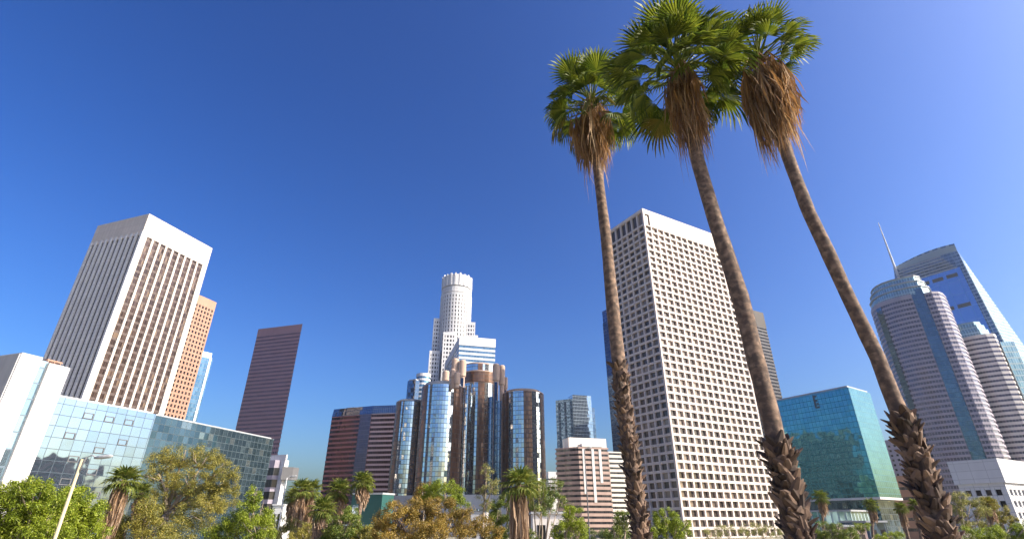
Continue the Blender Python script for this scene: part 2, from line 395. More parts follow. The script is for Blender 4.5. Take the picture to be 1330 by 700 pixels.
# ================================================================= BUILDINGS
# --- tall office tower with white piers, left
b = corner_plan(194, 277.5, 300, 19, 276, 127)
t = thing('office_tower', 'tall tower with white piers and dark vertical window strips, behind the mirrored glass block', 'office tower', b.C)
core = inset(b.poly, 1.2); mb = MB(); mb.prism(core, 0, b.z - 1); part('core', mb, M['darkgrey'], t)
crown_h = 10.5; zt = b.z - crown_h
mb = MB(); mb.prism(b.poly, zt, b.z); mb.prism(inset(b.poly, 1.5), b.z, b.z + .6); part('parapet', mb, M['travertine'], t)
def strip_face(a, u, n, L, cols, corner, pierw, pdep, pmat, gm_='strip'):
    bay = (L - 2 * corner + pierw) / cols
    for i in range(cols + 1):
        x = corner - pierw + i * bay; w = pierw; dd = pdep
        if i == 0: x, w = .005, corner
        if i == cols: w = corner - .005
        mb = MB(); mb.box(a + u * x - n * 1.25, u, n, w, 1.22 + dd, .0, zt - .02); part('pier', mb, pmat, t)
    for i in range(cols):
        x0 = corner + i * bay if i == 0 else corner - pierw + i * bay + pierw; x1 = corner - pierw + (i + 1) * bay
        o = a - n * .75
        mb = MB(); p0 = o + u * x0; p1 = o + u * x1
        mb.quad(p0, p1, p1 + UP * (zt - 1.8), p0 + UP * (zt - 1.8), [(57 * i, 0), (57 * i + 3.6, 0), (57 * i + 3.6, zt), (57 * i, zt)]); part('window_strip', mb, M[gm_], t)
        lb = MB(); lb.box(a + u * x0 - n * 1.15, u, n, x1 - x0, 1.0, zt - 1.8, zt - .03); part('lintel', lb, M['pier'], t)
strip_face(b.C, b.ur, b.nr, b.Lr, 9, 3.1, 1.15, .02, M['travertine'])
strip_face(b.C, b.ul, b.nl, b.Ll, 10, 1.4, 1.5, .12, M['white'], 'shaded_strip')  # piers paler than on the right face: brighter shade put into their colour
# --- salmon gridded tower behind it
b = corner_plan(248, 378, 470, 19, 281.5, 236)
t = thing('office_tower', 'salmon brown tower with small square windows, seen behind the white pier tower', 'office tower', b.C)
wall, panes = MB(), []
mb = MB(); mb.prism(inset(b.poly, .8), 0, b.z); part('core', mb, M['darkgrey'], t)
for a, e, nrm, w in edges_facing(b.poly):
    grid_facade(wall, panes, a, e, nrm, w, 0, b.z - 7, max(2, round(w / 3.4)), 46, 1.5, 1.6, .6)
wall.prism(b.poly, b.z - 7, b.z); part('wall', wall, M['salmon'], t); split_parts('window', panes, M['window_dark'], t)
# --- slim blue tower
b = corner_plan(262, 455, 600, 35, 278.5, 250)
t = thing('office_tower', 'slim blue and silver glass tower peeking out right of the salmon tower', 'office tower', b.C)
mb = MB(); mb.prism(b.poly, 0, b.z - 6); part('glass_wall', mb, M['bluetower'], t)
mb = MB(); mb.prism(inset(b.poly, 1.5), b.z - 6, b.z); part('roof_crown', mb, M['paleglass'], t)
mb = MB(); mb.box(b.C + b.ur * (b.Lr * .72), b.ur, b.nr, 2.2, .5, 0, b.z - 5); part('fin', mb, M['paleglass'], t)
# --- brown granite knife edged tower
b = corner_plan(393, 420.5, 560, 30, 402, 335.5, -73)
a0, a1 = b.C, b.C + b.ul * b.Ll
back = azv(-9)
poly = ccw([a0, a1, a1 + back * 26, a0 + azv(-45) * 40 + back * 4])
t = thing('office_tower', 'plain dark purple brown tower with a sharp slanting roofline, standing alone left of centre', 'office tower', a0)
band_tower(t, poly, 0, b.z, 3.9, .52, M['brown_gran'], glass('brown_band_glass', (.08, .05, .065), (.18, .12, .14), 2.4, 4, .7, .01, (.25, .15, .16), .5, .12, .03), .18, 9, 0, limit=70)
# --- white framed mid-rise beside the teal glass
b = corner_plan(372, 590, 250, 60, 374, 330, -70)
t = thing('office_building', 'small dark glass building with a white L shaped frame, under the purple brown tower', 'office building', b.C)
band_tower(t, inset(b.poly, 2.0), 0, b.z - 2.2, 4.0, .35, M['mauve'], M['band'], .2, 3, 0, limit=40)
mb = MB(); mb.prism(b.poly, b.z - 2.2, b.z); part('roof_slab', mb, M['white'], t)
mb = MB(); mb.box(b.C + b.ul * .01, b.ul, -b.nl, 2.2, 2.2, 0, b.z - 2.21); part('frame_post', mb, M['white'], t)
mb = MB(); mb.box(b.C + b.ul * 2.3 - b.nl * 1.9, b.ul, b.nl, b.Ll - 3, 1.0, b.z - 9.5, b.z - 8.3); part('ledge', mb, M['grey'], t)
q = b.C + b.ur * 1.2 - b.nl * 1.0
mb = MB(); mb.box(q, b.ur, b.nl, 4.2, 3.5, b.z - 10, b.z - 5); part('side_bay', mb, M['darkgrey'], t)
# --- red banded office block
b = corner_plan(517, 523.5, 455, 25, 521, 432.5, -68)
a0, a1 = b.C, b.C + b.ul * b.Ll
mid = a0 + b.ul * (b.Ll * .37) 
bk = azv(5)
poly = ccw([a0 + bk * 6, mid, a1, a1 + bk * 40, a0 + bk * 46])
t = thing('office_building', 'dark red banded office block with a folded front, left of the round glass towers', 'office building', mid)
zt = b.z - 7
band_tower(t, [mid, a1, a1 + bk * 40, mid + bk * 40], 0, zt, 3.7, .42, M['brick'], M['band_red'], .15, .6, 0, limit=70)
band_tower(t, [a0 + bk * 6, mid, mid + bk * 39.9, a0 + bk * 46], 0, zt - .05, 3.7, .42, stone('plum_granite', (.27, .2, .22), .6, .1), M['band_red'], .15, .6, 0, limit=70, wallname='side_wall')
f1 = (a1 - mid).normalized(); nn = Vector((f1.y, -f1.x, 0)); nn = nn if nn.dot(-mid) > 0 else -nn
mb = MB(); mb.box(mid + f1 * .5 + nn * .02, f1, nn, b.Ll * .17, .35, 0, zt - .05)
for k in range(1): pass
part('glass_bay', mb, glass('plum_glass', (.13, .10, .13), (.17, .13, .16), 1.6, 3.7, .1, .25, (.10, .075, .09), .6, .1, .02), t)
cap = MB(); pt = [V2(x) for x in poly]; q = inset(poly, 2.5)
cap.prism(poly, zt, b.z, poly2=[Vector(x) for x in inset(poly, .8)]); part('roof_cap', cap, M['navyglass2'], t)
mb = MB(); mb.box(a1 + f1 * -14 + bk * 8, -f1, bk, .3, .3, b.z, b.z + 2.0); mb.box(a1 + f1 * -20 + bk * 8, f1, bk, 9, .3, b.z + 1.6, b.z + 2.0); part('roof_crane', mb, M['grey'], t)
# --- green box in front of it
b = corner_plan(497, 640, 190, 30, 512, 458, -75)
t = thing('site_box', 'low dark green panelled box with a screen, below the red banded block', 'kiosk', b.C)
mb = MB(); mb.prism(b.poly, 3, b.z); part('panel', mb, M['green_panel'], t)
mb = MB(); mb.prism(inset(b.poly, 1.5), 0, 2.99); part('base', mb, M['darkgrey'], t)
mb = MB(); mb.box(b.C + b.ul * (b.Ll - 3.6) + b.nl * .02, b.ul, b.nl, 3.0, .12, b.z - 8, b.z - 3.4); part('screen', mb, M['paleglass'], t)
mb = MB(); mb.prism(inset(b.poly, -.15), b.z - .4, b.z + .15); part('rim', mb, M['metal'], t)

# --- round white stepped skyscraper
D = 620
c, r, zt = ring_plan(573.5, 613.5, 372, D)
ztop = at_D(593, 353, D).z
t = thing('skyscraper', 'tallest round white stepped skyscraper with a crown, rising behind the round glass hotel', 'skyscraper', c)
NS = 40
def round_rings(root, poly, z0, z1, fh, frac, npier, wallname, cap):
    band_tower(root, poly, z0, z1, fh, frac, M['white'], M['window_dark'], .7, cap, 3.9, 1.35, limit=48, wallname=wallname)
zsh = at_D(593, 379, D).z
round_rings(t, circle(c, r, 32), 0, zsh, 5.2, .32, 0, 'wall', 3)
mb = MB(); mb.lathe((c.x, c.y, 0), [(r * .93, zsh), (r * .93, zsh + 1.6)], 40); part('recess_band', mb, M['grey'], t)
zc = at_D(593, 372, D).z
band_tower(t, circle(c, r * .97, 32), zsh + 1.6, zc + 1, 7.4, .4, M['white'], M['window_dark'], .6, 1.5, 5.5, 2.6, wallname='upper_wall')
mb = MB(); mb.lathe((c.x, c.y, 0), [(r * .9, zc + 1), (r * .9, zc + 3)], 40); part('recess_band', mb, M['metal'], t)
cr = MB(); rc = r * .96
cr.prism(circle(c, rc, 40), zc + 3, ztop - 2.4)
for k in range(20):
    a = R(360 / 20 * k); d = Vector((math.cos(a), math.sin(a), 0)); u = Vector((-d.y, d.x, 0))
    cr.box(c + d * (rc - 1.2) - u * 1.1, u, d, 2.2, 1.9, zc + 3.2, ztop - .9 * (k % 2) - (0 if k % 5 == 0 else .8))
part('crown', cr, M['white'], t)
mb = MB(); mb.prism(circle(c, rc * .55, 24), ztop - 2.4, ztop - .8); part('helipad_core', mb, M['grey'], t)
# stepped shoulders
def shoulder(pl, pr, py, Dd, dep):
    A, B = at_D(pl, py, Dd), at_D(pr, py, Dd); u = V2(B - A).normalized(); n = Vector((u.y, -u.x, 0)); n = n if n.dot(-V2(A)) > 0 else -n
    poly = ccw([V2(A), V2(B), V2(B) - n * dep, V2(A) - n * dep])
    band_tower(t, poly, 0, A.z, 5.2, .45, M['white'], M['window_dark'], .6, 4, 3.6, 1.7, limit=30, wallname='shoulder_wall')
shoulder(575.5, 585, 418, 628, 30); shoulder(563.5, 577, 413, 634, 24); shoulder(576, 592, 431, 616, 20); shoulder(558, 572, 455, 622, 20)
shoulder(604, 617.5, 418, 626, 26); shoulder(610, 621, 435, 622, 26)
# --- white and blue banded cube
b = corner_plan(597, 436.5, 500, 75, 643.5, 578)
t = thing('office_building', 'white box topped block with pale blue glass bands, in front of the round white skyscraper', 'office building', b.C)
band_tower(t, b.poly, 0, b.z - 9, 4.6, .5, M['white'], M['band_blue'], .2, .3, 0, limit=30)
mb = MB(); mb.prism(inset(b.poly, -.3), b.z - 9, b.z); part('white_box', mb, M['white'], t)

# --- cluster of round mirrored towers
t = thing('hotel', 'cluster of round mirrored glass towers with bronze strips and tan lift heads, at picture centre', 'hotel', at_D(610, 660, 360) * Vector((1, 1, 0)) if False else V2(at_D(610, 660, 360)))
HOT = t
def round_tower(pxl, pxr, py, D, strips, capmat, capd=2.5, N=48):
    c, r, zt = ring_plan(pxl, pxr, py, D)
    cap = MB(); cap.prism(circle(c, r * .985, N), 0, zt - .6); cap.prism(circle(c, r * 1.004, N), zt - .6, zt)
    cap.prism(circle(c, r * .86, N), zt, zt + capd)
    tw = part('round_tower', cap, capmat, HOT)
    pts = circle(c, r, N); kinds = []
    for i in range(N):
        m = (pts[i] + pts[(i + 1) % N]) / 2
        x = proj((m.x, m.y, zt))[0]; nrm = (m - c).normalized(); front = nrm.dot(-m.normalized()) > 0
        k = 0
        for (s0, s1) in strips:
            if s0 <= x <= s1 and front: k = 1
        if not front: k = 1 if (i // 6) % 2 else 0
        kinds.append(k)
    i0 = next(i for i in range(N) if kinds[i] != kinds[i - 1]); i = 0
    while i < N:
        j = i
        while j < N and kinds[(i0 + j) % N] == kinds[(i0 + i) % N]: j += 1
        mb = MB(); k = kinds[(i0 + i) % N]
        off = .0 if k == 0 else .35
        acc = 0
        for q in range(i, j):
            A, B = pts[(i0 + q) % N], pts[(i0 + q + 1) % N]
            A = A + (A - c).normalized() * off; B = B + (B - c).normalized() * off; w = (B - A).length
            mb.quad((A.x, A.y, 0), (B.x, B.y, 0), (B.x, B.y, zt - .62), (A.x, A.y, zt - .62), [(acc, 0), (acc + w, 0), (acc + w, zt), (acc, zt)]); acc += w
        part('bronze_panel' if k else 'glass_wall', mb, M['bronze'] if k else M['bona'], tw); i = j
    return c, r, zt, tw
round_tower(600, 645, 471, 385, [(622, 628.5)], M['tan'], 1)
c, r, zt, tw = round_tower(601, 644, 495, 376, [(600, 603), (622, 629), (640, 646)], M['tan'], .5)
mb = MB(); zb = zt; mb.prism(circle(c, r * 1.04, 48), zb + .01, zb + 7.5); part('bronze_ring', mb, M['bronze'], HOT)
mb = MB(); mb.prism(circle(c, r * 1.06, 48), zb + 7.5, zb + 8.3); part('ring_cornice', mb, M['tan'], HOT)
round_tower(515.5, 553, 519, 372, [(515, 521.5), (545, 554)], M['metal'], 1)
c2, r2, z2, tw = round_tower(549, 603, 497, 352, [(548, 557.5), (590, 604)], M['metal'], 2.0)
round_tower(653, 705.5, 506, 352, [(652, 660), (681, 691), (700, 706)], M['tan'], 1.5)
def shaft(pxl, pxr, py, D, z0=0, head=9.0, glassy=True):
    c, r, zt = ring_plan(pxl, pxr, py, D)
    mb = MB(); mb.prism(circle(c, r * .72, 12), z0, zt - 1); 
    s = part('lift_shaft', mb, M['tan'], HOT)
    hd = MB(); hd.lathe((c.x, c.y, 0), [(r * .5, zt - head - 1.5), (r, zt - head), (r, zt - 1.3), (r * .85, zt - .4), (r * .4, zt), (.01, zt)], 20); part('lift_head', hd, M['tan'], s)
    if glassy:
        d = -V2(c).normalized(); u = Vector((-d.y, d.x, 0))
        g = MB(); g.box(c + d * (r * .6) - u * (r * .42), u, d, r * .84, r * .25, z0, zt - head - 1.6); part('lift_glass', g, M['navy'], s)
shaft(575, 584, 480, 362, z2 - 4, 7, False); shaft(585, 592, 478, 350, z2 - 4, 6, False); shaft(587, 596.5, 464, 366, z2 - 6, 12, False); shaft(596.5, 606, 466, 364, 0, 12); shaft(590, 598, 482, 346, z2 - 4, 8, False)
shaft(640, 649, 471, 356, 0, 12); shaft(648, 656, 473, 362, 0, 14, False); shaft(654, 659.5, 489, 365, 0, 8)
# slim glass shafts between the round towers
for (x0, x1, py, D) in ((603.5, 611, 500, 362), (634, 641, 515, 350), (644, 651.5, 520, 352)):
    c, r, zt = ring_plan(x0, x1, py, D); mb = MB(); mb.prism(circle(c, r, 16), 0, zt); part('glass_shaft', mb, M['bona'] if x0 < 610 else M['navyglass2'], HOT)
mb = MB(); c = V2(at_D(610, 640, 400)); mb.prism(circle(c, 62, 32), 0, 22); part('podium', mb, M['grey'], HOT)
# --- small glass towers left of the skyscraper
b = corner_plan(540, 493, 480, 30, 545, 529.5)
t = thing('glass_tower', 'narrow steel blue glass tower just behind the leftmost round mirrored tower', 'glass tower', b.C)
mb = MB(); mb.prism(b.poly, 0, b.z); part('glass_wall', mb, M['navyglass2'], t)
mb = MB(); mb.prism(inset(b.poly, .8), b.z, b.z + 1.2); part('roof', mb, M['grey'], t)
c, r, zt = ring_plan(541, 560, 484, 500)
t = thing('glass_tower', 'pale rounded banded glass tower between the narrow blue tower and the white skyscraper', 'glass tower', c)
band_tower(t, circle(c, r, 20), 0, zt, 4, .45, M['white'], M['band_blue'], .2, 3, 0, limit=20)

# --- steel blue twin slab tower right of centre
b = corner_plan(745, 516, 600, 75, 769, 721.5, -60)
t = thing('glass_tower', 'steel blue tower of one dark and one pale glass slab, behind the pink block', 'glass tower', b.C)
P0 = b.C; mb = MB(); mb.prism(ccw([P0, P0 + b.ul * b.Ll, P0 + b.ul * b.Ll + b.ur * 12, P0 + b.ur * 12]), 0, b.z - 1); part('dark_slab', mb, M['navyglass2'], t)
for k in range(3):
    mb = MB(); mb.box(P0 + b.ul * (b.Ll * (.12 + .32 * k)), b.ul, b.nl, 2.2, .5, 0, b.z - 4); part('fin', mb, M['navy'], t)
mb = MB(); mb.box(P0 - azv(75) * 1.5 + b.nr * .5, b.ur, -b.nr, b.Lr, 14, 0, b.z + 3); part('pale_slab', mb, M['paleglass'], t)
mb = MB(); mb.box(P0 + b.ur * (b.Lr - 1.45) - b.nr * 3, b.ur, -b.nr, 5, 10, 0, b.z - 10); part('side_slab', mb, M['navyglass2'], t)
# --- pink banded block
b = corner_plan(751, 580, 430, 75, 790, 721, -60)
t = thing('office_building', 'pink stone banded block with a cream top storey, left of the three tall palms', 'office building', b.C)
mid = b.C + b.ul * (b.Ll * .55)
band_tower(t, ccw([b.C, b.C + b.ur * b.Lr, b.C + b.ur * b.Lr + b.ul * 30, b.C + b.ul * 12 - b.nl * 1, b.C + b.ul * 12]), 0, b.z, 3.6, .55, M['pinkband'], M['band'], .3, 1.2, 0, limit=30)
band_tower(t, ccw([mid, b.C + b.ul * b.Ll, b.C + b.ul * b.Ll + b.ur * 20, mid + b.ur * 20]), 0, b.z, 3.6, .5, M['pinkband'], M['band'], .3, 1.2, 0, limit=30, wallname='wing_wall')
mb = MB(); mb.box(b.C + b.ul * 9 - b.nl * 5, b.ul, -b.nl, b.Ll * .55, 10, 0, b.z - 1); part('glass_wall', mb, M['navyglass2'], t)
mb = MB(); mb.box(b.C + b.ul * 13 + b.ur * 4 - b.nl * 2, b.ur, -b.nr, 33, 14, b.z, b.z + 8.5); part('top_storey', mb, M['cream_conc'], t)
mb = MB(); mb.box(b.C + b.ur * 3.0 - b.nr * -.3, b.ur, -b.nr, b.Lr - 8, 9, b.z + .3, b.z + 2.6); part('white_cornice', mb, M['white'], t)
for k, dz in ((.12, 34), (.42, 40), (.66, 26)):
    mb = MB(); mb.box(b.C + b.ur * (b.Lr * k) + b.nr * .02, b.ur, b.nr, 2.2, .3, b.z - dz, b.z - 1.3); part('white_bay', mb, M['white'], t)
b2 = corner_plan(790, 586, 445, 75, 812, 788, -60)
t = thing('office_building', 'pale slatted block squeezed between the pink banded block and the navy slab', 'office building', b2.C)
band_tower(t, b2.poly, 0, b2.z, 3.4, .55, M['cream_conc'], M['band'], .4, 1, 0, limit=20)
b2 = corner_plan(712, 612, 700, 75, 724, 706, -15)
t = thing('office_building', 'distant small white block right of the round hotel towers', 'office building', b2.C)
band_tower(t, b2.poly, 0, b2.z, 4.5, .6, M['white'], M['band'], .4, 8, 0, limit=20)

# --- navy slab left of white tower, and brown-grey tower right of it
b = corner_plan(793, 399, 520, 60, 830, 781.5)
t = thing('office_tower', 'narrow navy blue glass slab showing left of the white gridded tower', 'office tower', b.C)
mb = MB(); mb.prism(b.poly, 0, b.z - 14); part('glass_wall', mb, M['navy'], t)
mb = MB(); mb.prism(inset(b.poly, .3), b.z - 14, b.z); part('glass_crown', mb, M['bluetower'], t)
b = corner_plan(940, 392, 580, 60, 991, 930)
t = thing('office_tower', 'dark brown grey tower with a blank top, showing right of the white gridded tower', 'office tower', b.C)
band_tower(t, b.poly, 0, b.z - 19, 3.9, .5, M['darkgrey'], M['band'], .3, 1, 0, limit=40)
mb = MB(); mb.prism(inset(b.poly, -.05), b.z - 19, b.z); part('blank_crown', mb, stone('taupe_panel', (.05, .041, .034), .7, .1), t)

# --- white gridded tower
b = corner_plan(834, 270.5, 290, 60, 938, 791)
t = thing('office_tower', 'big white concrete tower gridded with square recessed windows, behind the palms', 'office tower', b.C)
wall, panes = MB(), []
mb = MB(); mb.prism(inset(b.poly, 1.2), 0, b.z - .5); part('core', mb, M['darkgrey'], t)
top = b.z - 11.5
for (a, e, nrm, w) in edges_facing(b.poly, .05):
    left = abs(nrm.dot(b.nl)) > .9
    grid_facade(wall, panes, a, e, nrm, w, 0, top, 6 if left else 14, 40, 1.05, 1.3, 1.2, 1.15)
    if left: grid_facade(wall, panes, a, e, nrm, w, top, b.z - 1.5, 6, 1, 1.05, 1.2, 1.2, 1.15)
    else:
        wall.box(a + e * 5.2 - nrm * .9, e, nrm, w - 5.2 - .005, .897, top, b.z - 1.5); wall.box(a + e * .005 - nrm * .9, e, nrm, 1.6, .897, top, b.z - 1.5)
        o = a - nrm * .8; panes.append((o + e * 1.6 + UP * top, o + e * 5.2 + UP * top, o + e * 5.2 + UP * (b.z - 3.5), o + e * 1.6 + UP * (b.z - 3.5)))
        wall.box(a + e * 1.6 - nrm * .9, e, nrm, 3.6, .85, b.z - 3.5, b.z - 1.5)
wall.prism(b.poly, b.z - 1.5, b.z); part('wall', wall, M['cream_conc'] if False else stone('white_concrete', (.63, .55, .50), .8, .14, seam=(5, 4.4)), t)
split_parts('window', panes, M['window'], t)

# --- teal glass block
b = corner_plan(1101.5, 502.5, 230, 55, 1130, 1006, -31)
t = thing('glass_building', 'teal mirrored glass block between the middle and right palm trunks', 'glass building', b.C)
zo = at_D(1135, 646, 230).z
mb = MB(); mb.prism(b.poly, zo, b.z); part('glass_wall', mb, M['teal'], t)
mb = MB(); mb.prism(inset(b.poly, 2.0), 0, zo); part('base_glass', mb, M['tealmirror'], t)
mb = MB(); mb.prism(inset(b.poly, -.12), zo - .5, zo + .25); part('soffit_edge', mb, M['creamband'], t)
mb = MB(); mb.prism(inset(b.poly, .6), b.z, b.z + .8); part('roof', mb, M['metal'], t)
em = MB(); o = b.C + b.ul * (b.Ll * .46) + b.nl * .02; lu = -b.ul
for (x, z0, w, h) in ((0, -8.6, .9, 8.2), (.9, -1.5, 1.4, .9), (.9, -4.2, 1.4, .9), (.9, -8.6, 2.0, 1.0), (1.6, -6.4, 1.2, .9)):
    em.box(o + lu * x * .6, lu, b.nl, w * .6, .25, b.z - .4 + z0 * .6, b.z - .4 + z0 * .6 + h * .6)
part('emblem', em, M['darkgrey'], t)
lowb = corner_plan(1100, 640, 205, 55, 1130, 1008, -31)
mb = MB(); mb.prism(inset(lowb.poly, 1), 0, at_D(1060, 664, 205).z); 
lt = thing('glass_pavilion', 'low pale teal glass hall at the foot of the teal mirrored block', 'glass building', lowb.C)
part('glass_wall', mb, M['crown_teal'], lt)
mb = MB(); mb.prism(inset(lowb.poly, .4), at_D(1060, 664, 205).z, at_D(1060, 664, 205).z + .5); part('roof', mb, M['metal'], lt)
# --- small grey and terracotta buildings
b = corner_plan(1172, 569, 520, 60, 1185, 1140, -30)
t = thing('office_building', 'grey punched window block seen between the teal block and the right palm trunk', 'office building', b.C)
wall, panes = MB(), []
mb = MB(); mb.prism(inset(b.poly, .6), 0, b.z - .3); part('core', mb, M['darkgrey'], t)
for (a, e, nrm, w) in edges_facing(b.poly, .05): grid_facade(wall, panes, a, e, nrm, w, 0, b.z - 3, max(2, round(w / 5)), 18, 2.2, 1.9, .6)
wall.prism(b.poly, b.z - 3, b.z); part('wall', wall, M['mauve'], t); split_parts('window', panes, M['window_dark'], t, 60)
b = corner_plan(1178, 617, 330, 60, 1200, 1150, -30)
t = thing('office_building', 'plain terracotta block beside the right palm trunk', 'office building', b.C)
band_tower(t, b.poly, 0, b.z, 4.2, .7, M['salmon'], M['band'], .2, 5, 0, limit=10)

# --- mauve rounded tower with teal crown
def px_poly(lst, z):
    out = []
    for px, D in lst:
        k = (px - CX) / F
        # plan point at distance D on the vertical plane through pixel column px at height z
        lo, hi = -80.0, 80.0
        for _ in range(50):
            m = (lo + hi) / 2; p = azv(m) * D; x = proj((p.x, p.y, z))[0] if p.y * cp + (z - CAMZ) * sp > 0 else 1e9
            if x < px: lo = m
            else: hi = m
        out.append(azv((lo + hi) / 2) * D)
    return out
zb = at_D(1175, 384, 573).z
left_bay = px_poly([(1131, 604), (1131.5, 594), (1136, 584), (1144, 578), (1155, 574), (1169, 572), (1183, 572)], zb)
right_bay = px_poly([(1199, 574), (1209, 574), (1218, 578), (1224, 586), (1228, 598)], zb)
t = thing('skyscraper', 'rounded mauve banded tower with a blue glass stripe and layered teal crown, at right', 'skyscraper', centre(left_bay + right_bay))
bk = azv(40) * 34
band_tower(t, left_bay + [left_bay[-1] + bk, left_bay[0] + bk], 0, zb, 4.1, .45, M['mauve'], M['band_mauve'], .35, 4, 0, limit=50)
band_tower(t, right_bay + [right_bay[-1] + bk, right_bay[0] + bk], 0, zb - 1, 4.1, .45, M['mauve'], M['band_mauve'], .35, 2, 0, limit=50, wallname='bay_wall')
sa, sb_ = left_bay[-1] + azv(40) * 3, right_bay[0] + azv(40) * 2
mb = MB(); mb.prism(ccw([sa, sb_, sb_ + bk * .8, sa + bk * .8]), 0, zb + 5); part('glass_stripe', mb, M['stripe_teal'], t)
notch = px_poly([(1139, 586.5), (1146, 581)], zb)
mb = MB()
lb2 = px_poly([(1131.5, 602), (1134, 591), (1140, 583), (1149, 577.5), (1162, 574), (1183, 573), (1200, 575.5), (1211, 585), (1214, 598)], zb)
def layer(d, z0, z1, nm, mat):
    pl = ccw(lb2 + [lb2[-1] + bk * .8, lb2[0] + bk * .8]); m2 = MB(); m2.prism(inset(pl, d), z0, z1); part(nm, m2, mat, t)
layer(1.4, zb, zb + 7, 'crown_tier', M['crown_teal']); layer(.4, zb + 7, zb + 8, 'crown_rim', M['metal'])
layer(3.0, zb + 8, zb + 13, 'crown_tier', M['crown_teal']); layer(2.2, zb + 13, zb + 14, 'crown_rim', M['metal'])
layer(5.0, zb + 14, zb + 19, 'crown_tier', M['crown_teal']); layer(4.4, zb + 19, zb + 20, 'crown_rim', M['metal'])
# notch stripe on the left of the rounded bay
e0, e1 = V2(left_bay[2]), V2(left_bay[3]); ed = (e1 - e0).normalized(); nn = Vector((ed.y, -ed.x, 0)); nn = nn if nn.dot(-e0) > 0 else -nn
mb = MB(); mb.box(e0 - nn * .3, ed, nn, (e1 - e0).length * .8, .5, 0, zb - 4.2); part('glass_stripe', mb, M['stripe_teal'], t)

# --- cream banded tower behind it
zc_ = at_D(1270, 437, 650).z
pl = px_poly([(1228, 652), (1240, 646), (1262, 643), (1280, 644), (1290, 648), (1293, 654)], zc_)
t = thing('skyscraper', 'cream banded tower with a stepped teal top, partly behind the mauve rounded tower', 'skyscraper', centre(pl))
band_tower(t, pl + [pl[-1] + azv(44) * 30, pl[0] + azv(44) * 30], 0, zc_, 4.4, .55, M['creamband'], M['band_mauve'], .3, 3, 0, limit=45)
pl2 = px_poly([(1238, 655), (1250, 650), (1275, 650), (1287, 658)], zc_); bk2 = azv(44) * 20
for k, (d, h0, h1) in enumerate(((0, 0, 7), (1.5, 7, 12), (3.5, 12, 16))):
    mb = MB(); mb.prism(inset(ccw(pl2 + [pl2[-1] + bk2, pl2[0] + bk2]), d), zc_ + h0, zc_ + h1); part('crown_tier', mb, M['crown_teal'], t)
pl3 = px_poly([(1294, 652), (1312, 660)], zc_)
mb = MB(); mb.prism(ccw(pl3 + [pl3[1] + bk2, pl3[0] + bk2]), 0, zc_ - 8); part('glass_corner', mb, M['crown_teal'], t)

# --- tallest glass tower with mast
Dw = 740
zt = at_D(1243, 326, Dw).z; zl = at_D(1318, 455, Dw).z
T3 = px_poly([(1161, 752), (1201, 742), (1243, 738), (1251, 770)], zt); B3 = px_poly([(1176, 752), (1240, 736), (1309, 728), (1338, 770)], zl)
t = thing('skyscraper', 'tapering blue glass tower with a lattice top and thin mast, farthest right', 'skyscraper', centre(B3))
bkw = azv(44) * 30
ptop = ccw(T3 + [T3[-1] + bkw, T3[0] + bkw]); pbot = ccw(B3 + [B3[-1] + bkw, B3[0] + bkw])
def lerp_poly(f): return [a.lerp(b_, f) for a, b_ in zip(pbot, ptop)]
mb = MB(); mb.prism(pbot, 0, zl); mb.prism(pbot, zl, zt, poly2=ptop); part('glass_body', mb, M['lattice'], t)
zz1 = .97; 
def on_face(s, f, out=1.2):
    # point at share s along the front between left and right edges, at height share f of the tapering part
    A = B3[0].lerp(T3[0], f); Bm = B3[2].lerp(T3[2], f)
    p = A.lerp(Bm, s); n = -p.normalized(); return Vector((p.x, p.y, zl + (zt - zl) * f)) + n * (out + 9)
mb = MB(); 
def slab_on_face(mb, s0, s1, f0, f1, out, th):
    fr = [on_face(s0, f0, out), on_face(s1, f0, out), on_face(s1, f1, out), on_face(s0, f1, out)]; d = V2(fr[0]).normalized() * th
    bkp = [v + d for v in fr]
    w = (fr[1] - fr[0]).length; h = (fr[3] - fr[0]).length
    mb.quad(*fr, [(0, 0), (w, 0), (w, h), (0, h)])
    for i in range(4): j = (i + 1) % 4; mb.quad(fr[j], fr[i], bkp[i], bkp[j])
    mb.quad(*reversed(bkp))
slab_on_face(mb, .12, .93, -.1, .80, 2.0, 14); part('sail_glass', mb, M['sail'], t)
for f in (.42, .72):
    for k in range(4):
        mb = MB(); s = .15 + k * .19; slab_on_face(mb, s, s + .145, f, f + .035, 2.25, .3); part('vent_slot', mb, M['darkgrey'], t)
mb = MB(); slab_on_face(mb, .90, .99, -.1, .93, 1.0, 12); part('edge_glass', mb, M['lattice'], t)
for k in range(6):
    mb = MB(); f0 = .80 + .03 * k; slab_on_face(mb, .05 + .02 * (k % 3), .90 - .03 * k, f0, f0 + .012, 2.6, 1.2); part('lattice_bar', mb, M['metal'], t)
# sail top
q = [on_face(0, 1, -9), on_face(.45, 1, -9), on_face(1, 1, -9)]
mb = MB(); back = V2(q[0]).normalized() * 12
for i in range(8):
    s0, s1 = i / 8, (i + 1) / 8; h0, h1 = 3 + 9 * math.sin(s0 * 2.2) * .8, 3 + 9 * math.sin(s1 * 2.2) * .8
    p0, p1 = on_face(s0, 1, -8.5), on_face(s1, 1, -8.5)
    mb.quad(p0, p1, p1 + UP * h1, p0 + UP * h0); mb.quad(p1 + back, p0 + back, p0 + back + UP * h0, p1 + back + UP * h1); mb.quad(p0 + UP * h0, p1 + UP * h1, p1 + back + UP * h1, p0 + back + UP * h0)
part('sail_top', mb, M['lattice'], t)
m0 = at_D(1164, 352, 745); m1 = at_D(1140, 291, 745); m1 = Vector((m0.x - 2, m0.y - 2, m1.z))
mb = MB(); mb.tube([m0 - UP * 25, m0, m0.lerp(m1, .5), m1], [1.5, 1.3, .9, .35], 8); part('mast', mb, M['white'], t)

